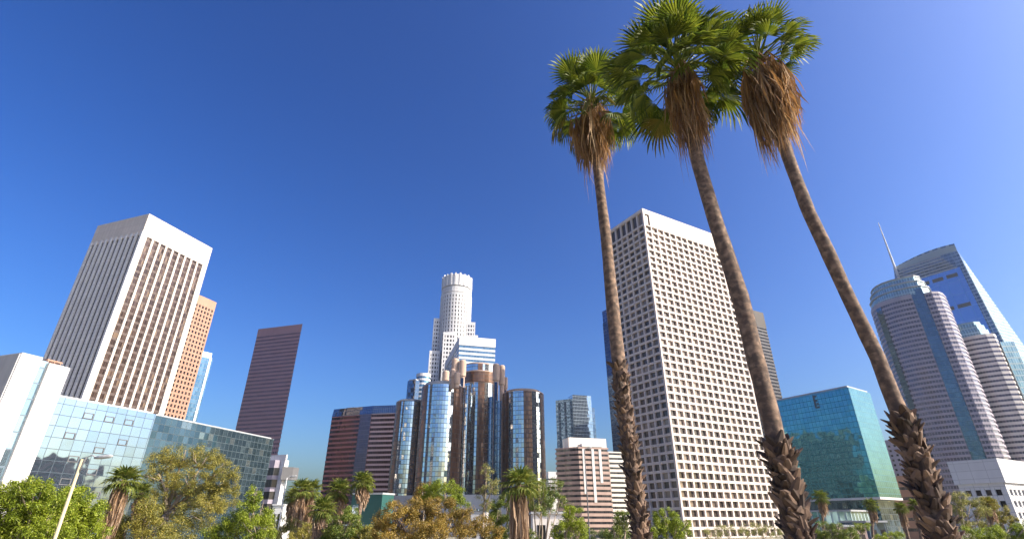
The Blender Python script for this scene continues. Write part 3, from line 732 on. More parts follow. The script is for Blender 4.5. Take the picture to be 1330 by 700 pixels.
# --- low white building, right edge
b = corner_plan(1292, 595, 170, 60, 1420, 1233)
t = thing('office_building', 'low white building with a deep blank cornice and vertical fins, bottom right corner', 'office building', b.C)
mb = MB(); mb.prism(inset(b.poly, .5), 0, b.z - .3); part('core', mb, M['darkgrey'], t)
zc2 = b.z - 5.2
mb = MB(); mb.prism(inset(b.poly, -.4), zc2, b.z); part('cornice', mb, M['white'], t)
wall, panes = MB(), []
for (a, e, nrm, w) in edges_facing(b.poly, .05):
    grid_facade(wall, panes, a, e, nrm, w, 0, zc2 - .8, round(w / 2.3), 6, .8, 1.15, .5, 1.1)
    wall.box(a + e * .01 - nrm * .5, e, nrm, w - .02, .4, zc2 - .8, zc2 - .01)
part('wall', wall, M['white'], t); split_parts('window', panes, M['window_dark'], t)

# --- far left white slabs with a glass slot
Dl = 150
b = corner_plan(29, 457.5, Dl, 19, 93, -60)
t = thing('office_building', 'white slab fronted building with a vertical glass slot, cut by the left picture edge', 'office building', b.C)
z0w = b.z
def sl(px): return solve_len(at_D(29, 457.5, Dl), b.ur, px, z0w)
x1, x2, x3 = sl(56), sl(65), sl(93)
mb = MB(); mb.box(b.C, b.ur, -b.nr, x1, b.Ll, 0, z0w); s1 = part('white_slab', mb, M['white'], t)
mb = MB(); mb.box(b.C + b.ur * (x1 + .01) - b.nr * .15, b.ur, -b.nr, x2 - x1 - .02, b.Ll - 2, 0, z0w - .6); part('glass_slot', mb, M['bluestrip'], t)
mb = MB(); mb.box(b.C + b.ur * x2 + b.nr * .5, b.ur, -b.nr, .8, b.Ll - 4, 0, z0w - .9); part('brown_fin', mb, M['pier'], t)
mb = MB(); mb.box(b.C + b.ur * (x2 + .81), b.ur, -b.nr, x3 - x2 - .8, b.Ll - 3, 0, z0w - .8); part('white_slab', mb, M['white'], t)
gf = MB(); gf.box(b.C - b.nl * -.02 + b.ul * .3, b.ul, b.nl, b.Ll - .6, .2, 0, z0w - .3); part('side_wall', gf, M['grey'], t)
rb = MB(); q = b.C + b.ur * (x2 + 1.2) - b.nr * 3; rb.box(q, b.ur, -b.nr, 3.2, 2, z0w + .4, z0w + .7)
for k in range(3): rb.box(q + b.ur * (.2 + k * 1.3), b.ur, -b.nr, .15, .15, z0w - .8, z0w + .4)
part('roof_rack', rb, M['salmon'], t)
# mirrored glass wing, and teal wing with a dark reflection put into its colour
bb = corner_plan(70, 513.5, 156, 22, 203, 60)
t = thing('glass_building', 'silver mirrored glass block next to the white slabs', 'glass building', bb.C)
mb = MB(); mb.box(bb.C, bb.ur, -bb.nr, bb.Lr, 30, 0, bb.z); part('glass_wall', mb, M['mirror'], t)
mb = MB(); mb.box(bb.C + bb.ur * .5 - bb.nr * .6, bb.ur, -bb.nr, bb.Lr - 1, 28, bb.z, bb.z + .5); part('roof', mb, M['metal'], t)
vs = MB()
rr = random.Random(3)
used_v = set(); nx, nz = int(bb.Lr / 2.4) - 2, int(bb.z / 2.4) - 1
for i in range(22):
    for _ in range(40):
        kx, kz = rr.randint(2, nx), rr.randint(3, nz)
        if all(abs(kx - a) > 1 or abs(kz - b_) > 1 for a, b_ in used_v): break
    else: continue
    used_v.add((kx, kz)); x, z = 2.4 * kx, 2.4 * kz
    vs = MB()
    for (dx, dz, w, h) in ((.1, .1, 2.2, .16), (.1, 1.3, 2.2, .16), (.1, .26, .16, 1.04), (2.14, .26, .16, 1.04)):
        vs.box(bb.C + bb.ur * (x + dx) + bb.nr * .01, bb.ur, bb.nr, w, .12, z + dz, z + dz + h)
    part('vent_frame', vs, M['darkgrey'], t)
C2 = bb.C + bb.ur * bb.Lr
C2z = Vector((C2.x, C2.y, bb.z)); u2 = azv(16); L2 = solve_len(C2z, u2, 356, bb.z); n2 = azv(106)
t = thing('glass_building', 'teal mirrored glass block, dark reflection put into its tint, behind the big feathery tree', 'glass building', C2)
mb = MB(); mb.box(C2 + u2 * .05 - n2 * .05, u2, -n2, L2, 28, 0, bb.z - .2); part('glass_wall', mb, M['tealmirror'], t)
mb = MB(); mb.box(C2 + u2 * .6 - n2 * .8, u2, -n2, L2 - 1, 26, bb.z - .2, bb.z + .3); part('roof', mb, M['metal'], t)
mb = MB(); mb.box(C2 + u2 * (L2 + .06) - n2 * .3, u2, -n2, .35, .35, 0, bb.z); part('corner_post', mb, M['paleglass'], t)

# --- neighbours just outside the picture that the mirrored walls look at
for (az, D, w, d, h, lab, wm, gm_) in ((62, 260, 60, 40, 46, 'bronze banded office tower beyond the right picture edge', 'brick', 'band'), (84, 190, 50, 40, 40, 'grey banded office block to the right of the viewpoint', 'grey', 'band'),
                                    (-82, 250, 60, 40, 90, 'dark banded office tower beyond the left picture edge', 'darkgrey', 'band'), (-110, 300, 60, 50, 150, 'cream banded office tower left of the viewpoint', 'creamband', 'band')):
    c = azv(az) * D; u = azv(60); v = azv(-30)
    t = thing('office_tower', lab, 'office tower', c)
    band_tower(t, [c, c + u * w, c + u * w + v * d, c + v * d], 0, h, 4, .5, M[wm], M[gm_], .3, 4, 0, limit=12, tol=-2)
c = Vector((-300, 160, 0)); t = thing('office_tower', 'dark banded office slab hidden behind the white slabs at left', 'office tower', c)
band_tower(t, [c, c + Vector((0, 62, 0)), c + Vector((-40, 62, 0)), c + Vector((-40, 0, 0))], 0, 92, 4, .45, M['darkgrey'], M['navy'], .3, 6, 0, limit=8, tol=-2)
c = Vector((-296, 224, 0)); t = thing('office_tower', 'cream pier fronted office slab hidden behind the white slabs at left', 'office tower', c)
band_tower(t, [c, c + Vector((0, 30, 0)), c + Vector((-40, 30, 0)), c + Vector((-40, 0, 0))], 0, 98, 4, .6, M['pier'], M['band'], .3, 6, 5, limit=8, tol=-2)

# --- low things near the ground between the trees
def low_box(pxl, pxr, py, Y, dep, name, label, cat, mat, roofm, h0=0):
    A, B = at_Y(pxl, py, Y), at_Y(pxr, py, Y)
    t = thing(name, label, cat, (A.x, Y, 0)); mb = MB(); mb.prism([Vector((A.x, Y, 0)), Vector((B.x, Y, 0)), Vector((B.x, Y + dep, 0)), Vector((A.x, Y + dep, 0))], h0, A.z); part('wall', mb, mat, t)
    mb = MB(); mb.prism([Vector((A.x - .3, Y - .3, 0)), Vector((B.x + .3, Y - .3, 0)), Vector((B.x + .3, Y + dep, 0)), Vector((A.x - .3, Y + dep, 0))], A.z, A.z + .35); part('roof', mb, roofm, t)
    w = MB(); n = max(2, int((B.x - A.x) / 3))
    for k in range(n):
        x = A.x + (B.x - A.x) * (k + .25) / n; ww = (B.x - A.x) / n * .5
        m2 = MB(); m2.box(Vector((x, Y - .002, 0)), Vector((1, 0, 0)), Vector((0, -1, 0)), ww, .06, A.z * .45, A.z * .8); part('window', m2, M['window_dark'], t)
    return t
low_box(692, 735, 667, 95, 10, 'low_building', 'low cream building behind the thick skirted palm', 'building', M['cream_conc'], M['grey'])
low_box(612, 632, 663, 120, 10, 'low_building', 'low grey blue kiosk right of the orange tree', 'building', M['grey'], M['paleglass'])
low_box(355, 369, 656, 170, 10, 'low_building', 'little white house under the white framed building', 'building', M['white'], M['white'])
low_box(448, 500, 683, 130, 12, 'low_building', 'low grey canopy building under the green box', 'building', M['darkgrey'], M['paleglass'])
low_box(1096, 1124, 684, 110, 8, 'low_building', 'low tan wall below the teal glass block', 'building', M['pinkband'], M['grey'])
low_box(1126, 1150, 678, 125, 10, 'low_building', 'dark glass entrance box below the teal glass block', 'building', M['navyglass2'], M['metal'])

# ================================================================= TREES
rnd = random.Random(11)
M['bark'] = stone('pale_bark', (.30, .24, .18), .9, .3, 1.5)
M['bark_dark'] = stone('brown_bark', (.13, .09, .065), .9, .3, 1.5)
L = {}
L['lime'] = leaf_mat('lime_leaves', (0.115, 0.178, 0.009), (0.287, 0.345, 0.018), (0.448, 0.493, 0.075), .4)
L['olive'] = leaf_mat('olive_leaves', (0.128, 0.143, 0.026), (0.344, 0.299, 0.053), (0.448, 0.359, 0.075), .35)
L['orange'] = leaf_mat('ochre_leaves', (0.149, 0.115, 0.021), (0.356, 0.247, 0.039), (0.460, 0.287, 0.069), .35)
L['green'] = leaf_mat('green_leaves', (0.075, 0.128, 0.018), (0.202, 0.254, 0.030), (0.299, 0.299, 0.060), .35)
L['pale'] = leaf_mat('pale_leaves', (0.164, 0.179, 0.045), (0.359, 0.344, 0.090), (0.508, 0.448, 0.194), .35)
L['deep'] = leaf_mat('deep_leaves', (0.045, 0.083, 0.018), (0.120, 0.172, 0.030), (0.179, 0.209, 0.045), .3)
def leaves(cr, c, rx, ry, rz, n, size, rg, sub=26, droop=0.0):
    """leaf faces gathered in twig clumps spread through an ellipsoid"""
    g = np.random.default_rng(rg.randint(0, 10 ** 9))
    v = g.normal(size=(sub, 3)); v /= np.linalg.norm(v, axis=1)[:, None]
    v *= (g.uniform(.12, 1, (sub, 1)) ** .42); sc = v * np.array([rx, ry, rz]); rk = g.uniform(.16, .36, sub)
    rm = (rx + ry + rz) / 3; k = g.choice(sub, n, p=rk ** 2 / (rk ** 2).sum())
    o = g.normal(size=(n, 3)); o /= np.linalg.norm(o, axis=1)[:, None]; o *= (g.uniform(0, 1, (n, 1)) ** .5) * np.array([1, 1, .8])
    pos = np.array(c)[None] + sc[k] + o * (rk[k, None] * rm * 1.05) + g.normal(size=(n, 3)) * size * .5
    nr = o * 1.0 + np.array([0, 0, .35]) + g.normal(size=(n, 3)) * .42; nr /= np.linalg.norm(nr, axis=1)[:, None]
    ax = np.cross(nr, g.normal(size=(n, 3))); ax[:, 2] -= droop; ax -= nr * (ax * nr).sum(1)[:, None]; ax /= np.linalg.norm(ax, axis=1)[:, None] + 1e-9
    sd = np.cross(nr, ax); l = size * g.uniform(.6, 1.35, (n, 1)); w = l * g.uniform(.32, .55, (n, 1))
    bend = nr * l * .12
    q = np.stack([pos, pos + ax * l * .5 + sd * w * .5 + bend, pos + ax * l, pos + ax * l * .5 - sd * w * .5 + bend], 1)
    cr.append(q.reshape(-1, 3))
def leaf_part(name, arrs, mat, parent):
    v = np.concatenate(arrs) - np.array(ORG[parent.name])[None]; nv = len(v); nf = nv // 4
    me = bpy.data.meshes.new(name); me.vertices.add(nv); me.vertices.foreach_set('co', v.astype(np.float32).ravel())
    me.loops.add(nv); me.loops.foreach_set('vertex_index', np.arange(nv, dtype=np.int32))
    me.polygons.add(nf); me.polygons.foreach_set('loop_start', np.arange(0, nv, 4, dtype=np.int32))
    me.update(calc_edges=True); me.validate(); me.materials.append(mat)
    o = bpy.data.objects.new(name, me); COL.objects.link(o); o.parent = parent; ORG[o.name] = ORG[parent.name]; return o
def leafy(name, label, cat, Y, base, clusters, mat, size, bark='bark', density=1.0, tr=.22, group=None, seed=0, droop=0.0, zscale=1.0):
    """tree from crown masses seen at given bearings: each (px, py, rx, ry[, dY])"""
    rg = random.Random(seed + 100)
    B0 = at_Y(base[0], base[1], Y); base_p = Vector((B0.x, Y, 0))
    t = thing(name, label, cat, base_p, group)
    trunk = MB(); cr = []; cs = []; size = size * .62
    for cl in clusters:
        dY = cl[4] if len(cl) > 4 else rg.uniform(-1, 1) * cl[2] * .5 * Y / F
        p = at_Y(cl[0], cl[1], Y + dY); m = depth_of(p) / F
        cs.append((p, cl[2] * m, cl[3] * m, m, cl[2] * cl[3]))
    fork = B0 if base[1] < 690 else Vector((B0.x, Y, max(1.5, B0.z)))
    lowest = min(c[0].z for c in cs)
    fork.z = min(fork.z, lowest + 1.0) if fork.z > lowest else fork.z
    fork.z = max(fork.z, .8)
    trunk.tube([base_p, base_p.lerp(fork, .5) + Vector((rg.uniform(-.1, .1), 0, 0)), fork], [tr * 1.4, tr * 1.05, tr * .9], 8)
    for (p, rx, rz, m, a) in cs:
        k = fork.lerp(p, .5) + Vector((rg.uniform(-.3, .3), rg.uniform(-.3, .3), rg.uniform(0, .5))) * min(1.5, rx)
        trunk.tube([fork, k, p + UP * rz * .4], [tr * .6, tr * .4, tr * .12], 6)
        for _ in range(4):
            e = p + Vector((rg.uniform(-1, 1) * rx * .8, rg.uniform(-1, 1) * rx * .6, rg.uniform(-.3, .9) * rz))
            trunk.tube([k.lerp(p, .6), k.lerp(e, .7) + UP * .15, e], [tr * .22, tr * .14, tr * .05], 5)
        n = int(density * 4.0 * a * m * m * 3.14 / (size * size * .24))
        leaves(cr, p, rx, rx * .8, rz, n, size, rg, max(12, int(16 + a / 22)), droop)
    part('trunk', trunk, M[bark], t, True); leaf_part('crown', cr, mat, t)
    return t
# bright bushes at the left edge
leafy('broadleaf_tree', 'bright lime green rounded tree at the left picture edge', 'tree', 34, (28, 760), [(5, 662, 34, 32), (40, 650, 26, 26), (30, 686, 44, 28), (64, 668, 26, 28), (-12, 690, 30, 26), (20, 640, 18, 16), (60, 692, 30, 20)], L['lime'], .2, seed=1, density=1.35)
leafy('broadleaf_tree', 'bright lime green tree right behind the leaning lamp post', 'tree', 37, (95, 760), [(90, 660, 26, 26), (112, 668, 20, 26), (75, 688, 28, 26), (112, 690, 28, 24), (95, 643, 14, 12)], L['lime'], .2, seed=2, density=1.35)
leafy('broadleaf_tree', 'dusky olive scrub tree between the skirted palm and the big feathery tree', 'tree', 42, (165, 760), [(160, 690, 24, 20), (185, 670, 22, 26), (200, 692, 26, 20), (140, 700, 18, 12)], L['olive'], .2, seed=3, density=.8)
# big feathery tree
leafy('feathery_tree', 'biggest tree, airy olive crown on a bare forked pink trunk, before the teal glass block', 'tree', 48, (218, 660), [(240, 590, 30, 14), (215, 602, 26, 13), (268, 598, 22, 14), (285, 618, 24, 18), (250, 628, 30, 18), (225, 640, 26, 16), (290, 645, 22, 20), (262, 660, 28, 18), (205, 618, 20, 8), (205, 668, 20, 14), (240, 685, 40, 16)], L['olive'], .17, tr=.28, seed=4, density=.75)
leafy('broadleaf_tree', 'fresh green upright tree right of the big feathery tree', 'tree', 40, (325, 760), [(330, 645, 12, 14), (322, 668, 20, 18), (300, 684, 22, 18), (345, 670, 12, 12), (335, 690, 26, 16), (280, 695, 20, 14)], L['lime'], .18, seed=5, density=.9)
leafy('broadleaf_tree', 'small dry pale shrub tree in front of the white framed building', 'tree', 60, (368, 760), [(362, 685, 16, 14), (384, 682, 14, 14), (350, 697, 16, 10)], L['pale'], .2, seed=6, density=1.0)
leafy('broadleaf_tree', 'low olive bush at the bottom edge left of the ochre orange tree', 'tree', 44, (482, 760), [(484, 692, 16, 12), (470, 698, 14, 10)], L['olive'], .18, seed=51)
leafy('broadleaf_tree', 'low green bush between the ochre orange tree and the thick skirted palm', 'tree', 48, (655, 760), [(652, 692, 16, 12), (640, 700, 14, 8), (690, 696, 12, 9)], L['green'], .18, seed=52)
leafy('broadleaf_tree', 'yellow green shrub right under the palm cluster', 'tree', 50, (405, 760), [(400, 692, 18, 12), (418, 697, 16, 10), (384, 698, 14, 8)], L['olive'], .18, seed=53)
leafy('broadleaf_tree', 'rounded mid green tree among the palms left of the orange tree', 'tree', 45, (448, 760), [(447, 682, 22, 18), (430, 694, 20, 14), (455, 668, 12, 10), (470, 695, 20, 12)], L['green'], .18, seed=7)
# ochre tree
leafy('ochre_tree', 'broad ochre orange tree at bottom centre', 'tree', 38, (560, 760), [(510, 668, 24, 16), (545, 662, 24, 18), (580, 664, 26, 18), (610, 680, 28, 18), (530, 690, 36, 16), (570, 692, 40, 16), (495, 690, 18, 14), (640, 693, 18, 12)], L['orange'], .16, seed=8, tr=.2, bark='bark_dark')
leafy('broadleaf_tree', 'yellow green dome tree rising behind the ochre orange tree', 'tree', 52, (575, 740), [(578, 638, 22, 14), (595, 655, 18, 14), (560, 640, 16, 12)], L['lime'], .2, seed=9)
leafy('broadleaf_tree', 'brownish olive tree top left behind the ochre orange tree', 'tree', 55, (548, 740), [(553, 640, 14, 14), (545, 652, 16, 10)], L['orange'], .2, seed=10)
leafy('bare_tree', 'thin sparse tree with a crooked pale trunk, between the round hotel and the skirted palm', 'tree', 46, (628, 665), [(632, 612, 9, 10), (640, 630, 14, 11), (625, 640, 9, 7), (632, 655, 10, 8)], L['pale'], .16, seed=11, density=.4, tr=.13)
leafy('broadleaf_tree', 'deep green bushy tree left of the thick skirted palm', 'tree', 50, (648, 760), [(650, 662, 14, 16), (640, 675, 14, 14), (662, 650, 10, 12)], L['green'], .18, seed=12)
leafy('broadleaf_tree', 'airy green tree right of the thick skirted palm', 'tree', 48, (702, 760), [(700, 632, 16, 14), (716, 640, 14, 12), (722, 628, 10, 8), (704, 655, 20, 14), (728, 650, 10, 8), (690, 618, 9, 7)], L['green'], .17, seed=13, density=.6, tr=.14)
leafy('broadleaf_tree', 'fresh green bush below the pink banded block', 'tree', 42, (745, 760), [(745, 672, 16, 14), (730, 688, 16, 12), (754, 688, 14, 12), (740, 660, 8, 7)], L['lime'], .17, seed=14, density=.8)
leafy('broadleaf_tree', 'small green bush left of the slim palm trunk', 'tree', 44, (806, 760), [(806, 680, 14, 14), (816, 668, 10, 8), (798, 692, 14, 9)], L['green'], .17, seed=15, density=.85)
leafy('broadleaf_tree', 'round green bush at the foot of the white gridded tower', 'tree', 42, (868, 760), [(866, 676, 16, 15), (880, 688, 20, 14), (852, 690, 16, 12)], L['lime'], .17, seed=16)
leafy('hedge', 'dark hedge along the bottom between pink block and slim palm', 'hedge', 75, (780, 760), [(770, 694, 22, 7), (800, 695, 26, 7), (740, 697, 22, 6)], L['deep'], .22, seed=17)
leafy('wispy_tree', 'wispy thin tree in front of the lowest rows of the white gridded tower', 'tree', 60, (965, 760), [(945, 688, 20, 6), (975, 686, 22, 6), (1000, 690, 18, 8), (925, 694, 14, 6)], L['pale'], .16, seed=18, density=.4, tr=.1)
leafy('broadleaf_tree', 'grey green shrub below the teal block, right of the thick middle palm trunk', 'tree', 60, (1075, 760), [(1070, 690, 18, 10), (1092, 690, 16, 11), (1108, 697, 14, 8), (1056, 695, 12, 8)], L['green'], .2, seed=19)
leafy('broadleaf_tree', 'small clump of bushes by the dark glass entrance box', 'tree', 80, (1122, 760), [(1120, 684, 10, 6), (1160, 697, 16, 6), (1142, 699, 12, 5)], L['lime'], .22, seed=20)
leafy('acacia_tree', 'pale layered spreading tree in front of the low white building', 'tree', 60, (1256, 760), [(1247, 645, 14, 7), (1262, 655, 16, 8), (1243, 662, 14, 8), (1275, 662, 12, 9), (1258, 676, 18, 8)], L['pale'], .18, seed=21, density=.7, tr=.14)
leafy('acacia_tree', 'greener spreading tree beside the pale layered tree, at lower right', 'tree', 64, (1290, 760), [(1283, 655, 14, 9), (1298, 663, 14, 8), (1308, 674, 12, 9), (1285, 676, 16, 9)], L['olive'], .18, seed=22, density=.75, tr=.14)
leafy('hedge', 'clipped dark green hedge along the bottom right corner', 'hedge', 50, (1290, 760), [(1258, 696, 20, 9), (1285, 695, 20, 9), (1312, 692, 20, 11), (1332, 690, 16, 12), (1235, 698, 16, 7)], L['lime'], .18, seed=23)

# ---------------------------------------------------------------- fan palms
M['trunk_up'] = None
m, nt, p, out = newmat('palm_trunk')
uv = nt.nodes.new('ShaderNodeUVMap'); sx = nt.nodes.new('ShaderNodeSeparateXYZ'); nt.links.new(uv.outputs[0], sx.inputs[0])
ring = nt.nodes.new('ShaderNodeTexNoise'); ring.inputs['Scale'].default_value = 1; ring.inputs['Detail'].default_value = 4
cb = nt.nodes.new('ShaderNodeCombineXYZ'); nt.links.new(math_n(nt, 'MULTIPLY', sx.outputs[0], 5), cb.inputs[0]); nt.links.new(math_n(nt, 'MULTIPLY', sx.outputs[1], 7.0), cb.inputs[1]); nt.links.new(cb.outputs[0], ring.inputs['Vector'])
mr = nt.nodes.new('ShaderNodeMapRange'); mr.inputs[1].default_value = .33; mr.inputs[2].default_value = .67; nt.links.new(ring.outputs['Fac'], mr.inputs[0])
n3a = noise(nt, 8, 8); mr3 = nt.nodes.new('ShaderNodeMapRange'); mr3.inputs[1].default_value = .44; mr3.inputs[2].default_value = .6; nt.links.new(n3a, mr3.inputs[0]); n3 = mr3.outputs[0]
cc = mixc(nt, mr.outputs[0], (.095, .06, .043), (.29, .195, .135)); cc = mixc(nt, math_n(nt, 'MULTIPLY', n3, .9), cc, (.085, .06, .047))
nt.links.new(cc, p.inputs['Base Color']); p.inputs['Roughness'].default_value = .9
bp = nt.nodes.new('ShaderNodeBump'); bp.inputs['Strength'].default_value = .7; bp.inputs['Distance'].default_value = .03; nt.links.new(ring.outputs['Fac'], bp.inputs['Height']); nt.links.new(bp.outputs[0], p.inputs['Normal'])
M['trunk_up'] = m
def island_mat(name, cols, rough=.85, trans=0.0):
    m, nt, p, out = newmat(name); geo = nt.nodes.new('ShaderNodeNewGeometry')
    rp = nt.nodes.new('ShaderNodeValToRGB'); e = rp.color_ramp.elements
    for i, c in enumerate(cols):
        el = e[i] if i < 2 else e.new(i / (len(cols) - 1)); el.position = i / (len(cols) - 1); el.color = (*c, 1)
    nt.links.new(geo.outputs['Random Per Island'], rp.inputs[0])
    nn_ = noise(nt, 14, 4); col = mixc(nt, math_n(nt, 'MULTIPLY', nn_, .55), rp.outputs[0], tuple(x * .35 for x in cols[0]))
    nt.links.new(col, p.inputs['Base Color']); p.inputs['Roughness'].default_value = rough
    if trans:
        tr = nt.nodes.new('ShaderNodeBsdfTranslucent'); nt.links.new(col, tr.inputs[0]); mx = nt.nodes.new('ShaderNodeMixShader'); mx.inputs[0].default_value = trans
        nt.links.new(p.outputs[0], mx.inputs[1]); nt.links.new(tr.outputs[0], mx.inputs[2]); nt.links.new(mx.outputs[0], out.inputs[0])
    return m
M['boot'] = island_mat('palm_leaf_base', [(.04, .027, .02), (.14, .085, .058), (.31, .20, .135), (.09, .058, .042)])
M['dead'] = island_mat('dead_fronds', [(.20, .11, .06), (.50, .27, .09), (.58, .41, .23), (.30, .19, .13), (.55, .30, .09)], .8, .35)
M['frond'] = island_mat('green_frond', [(.06, .105, .012), (.13, .19, .018), (.34, .37, .035), (.09, .14, .015), (.19, .24, .02)], .6, .4)
M['frond_yellow'] = island_mat('yellowing_frond', [(.20, .22, .03), (.34, .26, .05), (.25, .24, .035)], .5, .4)
M['frond_far'] = island_mat('sunny_frond', [(.10, .15, .02), (.19, .24, .03), (.30, .30, .06), (.14, .20, .025)], .6, .4)
M['dead_far'] = island_mat('pale_dead_fronds', [(.30, .19, .12), (.52, .36, .23), (.62, .47, .34), (.42, .30, .21), (.50, .30, .14)], .85, .35)
M['petiole'] = stone('petiole', (.22, .19, .06), .6, .2, 4)

def frond_mb(Lp, Rb, nseg, spread, droop, rg, petiole=True, fold=.25):
    """one fan leaf in its own frame: stalk along +X, blade in X-Y, upper side +Z"""
    mb = MB()
    if petiole:
        pts = [Vector((Lp * i / 4, 0, -.10 * Lp * (i / 4) ** 2)) for i in range(5)]
        mb.tube(pts, [.035, .028, .022, .018, .012], 5)
    h = Vector((Lp, 0, -.10 * Lp))
    for i in range(nseg):
        th = -spread + 2 * spread * i / (nseg - 1); c = math.cos(th)
        Ls = Rb * (.72 + .28 * max(c, 0)) * rg.uniform(.9, 1.06)
        d = Vector((math.cos(th), math.sin(th), 0)); s = Vector((-d.y, d.x, 0))
        hw = math.tan(spread / (nseg - 1)) * Ls * .5 * 1.05
        curl = abs(math.sin(th)) * fold
        def P(r, side, up=0): 
            x = r / Ls
            return h + d * r + s * side + Vector((0, 0, up + curl * r * .8 - droop * Ls * x * x * 1.1 - max(0, x - .6) ** 2 * Ls * 1.6 * (.4 + droop)))
        b0 = P(.02, 0); ml = P(Ls * .5, -hw, -.012); mr_ = P(Ls * .5, hw, -.012); mc = P(Ls * .5, 0, .018); t0 = P(Ls * .8, -hw * .55); t1 = P(Ls * .8, hw * .55); tip = P(Ls, rg.uniform(-.03, .03), rg.uniform(-.05, .02))
        i0 = len(mb.v); mb.v += [b0, ml, mc, mr_, t0, t1, tip]
        for f in ((0, 1, 2), (0, 2, 3), (1, 4, 2), (2, 5, 3), (2, 4, 6), (2, 6, 5)):
            mb.f.append(tuple(i0 + k for k in f)); mb.uv.append([(0, 0)] * 3)
    return mb
def skirt_mb(axis_top, axis_dir, length, r_top, r_mid, n, rg, sl=.9, w=.03, strands=9):
    """dead fronds folded down round the trunk"""
    mb = MB()
    for i in range(n):
        f = (i / n) ** .8; a = i * 2.399 + rg.uniform(-.3, .3)
        o = axis_top - axis_dir * (f * length * .55)
        d = Vector((math.cos(a), math.sin(a), 0)); rr = (r_top * (1 - f) + r_mid * f) * rg.uniform(.55, 1.1)
        k = o + d * rr * .6 + UP * rg.uniform(-.05, .18); e = o + d * rr + Vector((rg.uniform(-.05, .05), rg.uniform(-.05, .05), -.25 - .35 * rg.random()))
        mb.tube([o, k, e], [.022, .018, .012], 4, False)
        ln = sl * rg.choice((.4, .6, .8, .9, 1.0, 1.15, 1.5))
        if math.sin(a * 3 + 1.3) > .8 and rg.random() < .6: continue
        side = Vector((-d.y, d.x, 0))
        for s in range(strands):
            q = (s / (strands - 1) - .5) if strands > 1 else 0
            ww = w * rg.uniform(.6, 1.5)
            p0 = e + side * q * .06 + UP * rg.uniform(-.05, .05)
            p1 = p0 + side * (q * .34 + rg.uniform(-.11, .11)) - d * rg.uniform(-.10, .14) - UP * ln * rg.uniform(.35, .55)
            p2 = p1 + side * (q * .12 + rg.uniform(-.16, .16)) - d * rg.uniform(-.10, .2) - UP * ln * rg.uniform(.2, .6)
            cr_ = (side * math.cos(q * 3) + d * math.sin(q * 3 + rg.uniform(-1, 1))).normalized() * ww
            i0 = len(mb.v); mb.v += [p0 - cr_ * .5, p0 + cr_ * .5, p1 + cr_, p1 - cr_, p2]
            mb.f += [(i0, i0 + 1, i0 + 2, i0 + 3), (i0 + 3, i0 + 2, i0 + 4)]; mb.uv += [[(0, 0)] * 4, [(0, 0)] * 3]
    return mb
def resample(pts, n):
    P = [Vector(p) for p in pts]; d = [0]
    for i in range(1, len(P)): d.append(d[-1] + (P[i] - P[i - 1]).length)
    out = []
    for k in range(n):
        s = d[-1] * k / (n - 1); i = 1
        while i < len(P) - 1 and d[i] < s: i += 1
        f = (s - d[i - 1]) / max(1e-6, d[i] - d[i - 1]); out.append(P[i - 1].lerp(P[i], f))
    return out
def boots_mb(path, r0, r1, rg, dens=1.0, size=.3):
    """criss-cross stubs of cut leaf stalks on the lower trunk"""
    mb = MB(); P = resample(path, 60); tot = sum((P[i + 1] - P[i]).length for i in range(59)); n = int(tot / (size * .04) * dens)
    for i in range(n):
        f = i / n; x = f * 58.99; j = int(x); c = P[j].lerp(P[j + 1], x - j); ax = (P[j + 1] - P[j]).normalized()
        a = i * 2.399 + rg.uniform(-.25, .25); e1 = ax.orthogonal().normalized(); e2 = ax.cross(e1); d = e1 * math.cos(a) + e2 * math.sin(a); s = ax.cross(d)
        r = r0 + (r1 - r0) * f; l = size * rg.uniform(.3, .8) * (1.5 if rg.random() < .06 else 1); w = size * rg.uniform(.4, .7); tilt = rg.uniform(.1, .95); yaw = rg.choice((-1, 1)) * rg.uniform(.3, 1.0)
        up = (ax * math.cos(tilt) + d * math.sin(tilt) + s * math.sin(yaw) * .6).normalized(); sd = (s - ax * math.sin(yaw) * .5 + d * rg.uniform(-.7, .7)).normalized(); nr = sd.cross(up).normalized(); nr = nr if nr.dot(d) > 0 else -nr
        o = c + d * (r * .9); th = .035 * size / .3
        pr = []
        for (q, ww, t) in ((-.15, 1.2, .9), (.4, .9, .8), (.8, .55, .5), (1.0, .28, .25)):
            b = o + up * (l * q) + d * (.10 * l * q * q)
            wj = w * ww * .5
            pr.append([b - sd * wj - nr * th * t * .3, b - sd * wj * .5 + nr * th * t, b + sd * wj * .5 + nr * th * t, b + sd * wj - nr * th * t * .3, b - nr * th * t])
        i0 = len(mb.v)
        for rg_ in pr: mb.v += rg_
        for k in range(3):
            for q in range(5):
                q2 = (q + 1) % 5; mb.f.append((i0 + k * 5 + q, i0 + k * 5 + q2, i0 + k * 5 + 5 + q2, i0 + k * 5 + 5 + q)); mb.uv.append([(0, 0)] * 4)
        mb.f.append(tuple(i0 + 15 + q for q in range(5))); mb.uv.append([(0, 0)] * 5)
    return mb
rgp = random.Random(5)
